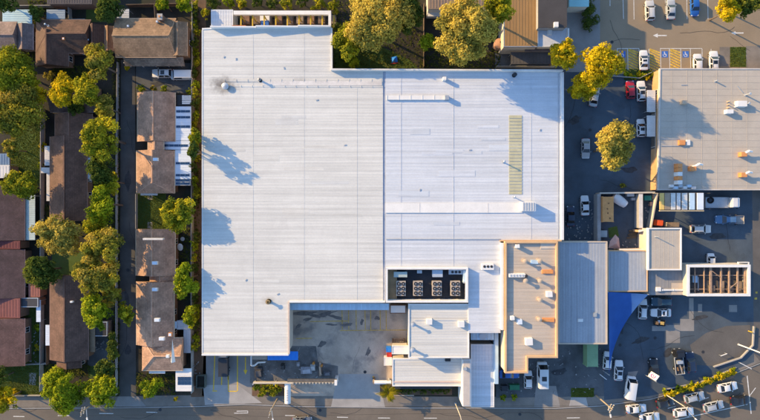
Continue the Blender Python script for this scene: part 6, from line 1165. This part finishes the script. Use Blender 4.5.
# tall tilted pylon sign with pink emblem at the yard entrance
x, y = P(644.6, 374.5); sn = thing('pylon_sign', 'white upright board sign with a pink swirl emblem by the black car', 'sign', (x, y, 0), R(52)); MB().cyl(0, .0, .07, -.01, 5.2, 8).build('post', galv, sn, local=True)
MB().box(.08, -.06, 1.4, 1.5, .06, 4.8).build('board', white_trim, sn, local=True); pk = mat('pink_print', (.55, .05, .25), .6, .05); e = MB()
for sy in (-.066, .062):
    for k in range(14):
        a0, a1 = R(60 + k * 20), R(60 + (k + 1) * 20); q4 = [(.79 + r * math.cos(a) * .7, sy, 3.1 + r * math.sin(a) * 1.35) for a, r in ((a0, .5), (a0, .78), (a1, .78), (a1, .5))]; e.add([(p[0], p[1] + dy, p[2]) for dy in (0, .004) for p in q4], [(0, 1, 2, 3), (7, 6, 5, 4), (0, 4, 5, 1), (1, 5, 6, 2), (2, 6, 7, 3), (3, 7, 4, 0)])
    e.box(.68, sy, 2.8, .92, sy + .004, 3.5)
e.build('emblem', pk, sn, local=True)
x, y = P(394.5, 58.5, .9); t = thing('play_tent', 'small blue square play tent with red edge on the shaded lawn', 'tent', (x, y, 0), R(8)); t.scale = (.72,) * 3; MB().add([(-1, -1, .1), (1, -1, .1), (1, 1, .1), (-1, 1, .1), (0, 0, 1.4)], [(0, 1, 4), (1, 2, 4), (2, 3, 4), (3, 0, 4), (3, 2, 1, 0)]).build('fabric', blue_awning_m, t, local=True); MB().bar((-1.5, -1.2, .12), (1.1, -1.2, .12), .3, .12).build('red_edge', red_paint, t, local=True)
# small things at the yard entrance
for k, (px, py, c_, lb) in enumerate(((603.2, 377, .5, 'thin white chevron rail at the tail of the blue sail'), (746, 366, .5, 'low white rail at the service yard corner'), (724, 354.8, .5, 'short white kerb rail on the sunlit yard patch'))):
    x, y = P(px, py, .8); t = thing('guard_rail', lb, 'rail', (x, y, 0), R((-38, -28, 20)[k])); l = (2.0, 3.0, 1.6)[k]; MB().bar((-l / 2, 0, .8), (l / 2, 0, .8), .14, .12).build('rail', white_trim, t, local=True)
    for s_ in (-l / 2 + .1, l / 2 - .1): MB().cyl(s_, 0, .05, -.01, .75, 8).build('post', galv, t, local=True)
x, y = P(751.4, 332, 1); t = thing('hydrant_marker', 'orange-yellow marker post at the corner of the sunlit yard patch', 'post', (x, y, 0)); MB().cyl(0, 0, .12, -.01, 1.0, 10).build('shaft', ym, t, local=True); MB().cyl(0, 0, .2, 1.0, 1.15, 10).build('cap', ym, t, local=True)
# low kerbs round the sunlit patch and bed
fk_ = thing('boundary_kerb', 'pale low kerb wall between service yard and golden shrub bed', 'kerb wall', (*P(652, 398, 0), 0)); strip(MB(), PP([(664, 389.5), (700, 382), (736, 367.4)]), .2, -.01, .22).build('kerb_stone', pale_concrete, fk_)
fk_ = thing('boundary_wall', 'low pale wall edging the sunlit yard patch', 'wall', (*P(750, 330, 0), 0)); strip(MB(), PP([(713, 366.5), (740, 357.5), (752, 345), (753, 326)]), .25, -.01, .5).build('wall_body', pale_concrete, fk_)
# oil-stained tyres and debris heaps in the shaded lot
dm = mat('litter_pale', (.27, .265, .26), .8, .3, 2, 9, .2, .1); qq = random.Random(4); lt = MB()
for (x0, y0, x1, y1, n) in ((567, 208, 598, 240, 70), (500, 348, 600, 394, 60), (600, 240, 640, 248, 16), (645, 196, 652, 226, 18), (253, 362, 333, 380, 60), (192, 360, 200, 378, 12), (26, 322, 38, 362, 26), (88, 338, 105, 350, 14)):
    for _ in range(n): x, y = P(qq.uniform(x0, x1), qq.uniform(y0, y1)); lt.rbox(x, y, qq.uniform(.1, .5), qq.uniform(.08, .3), qq.uniform(0, 3.1), .0, qq.uniform(.04, .2))
tag(lt.build('debris', dm, fix=False), kind='stuff')
print('leaf quads', NLEAF[0])
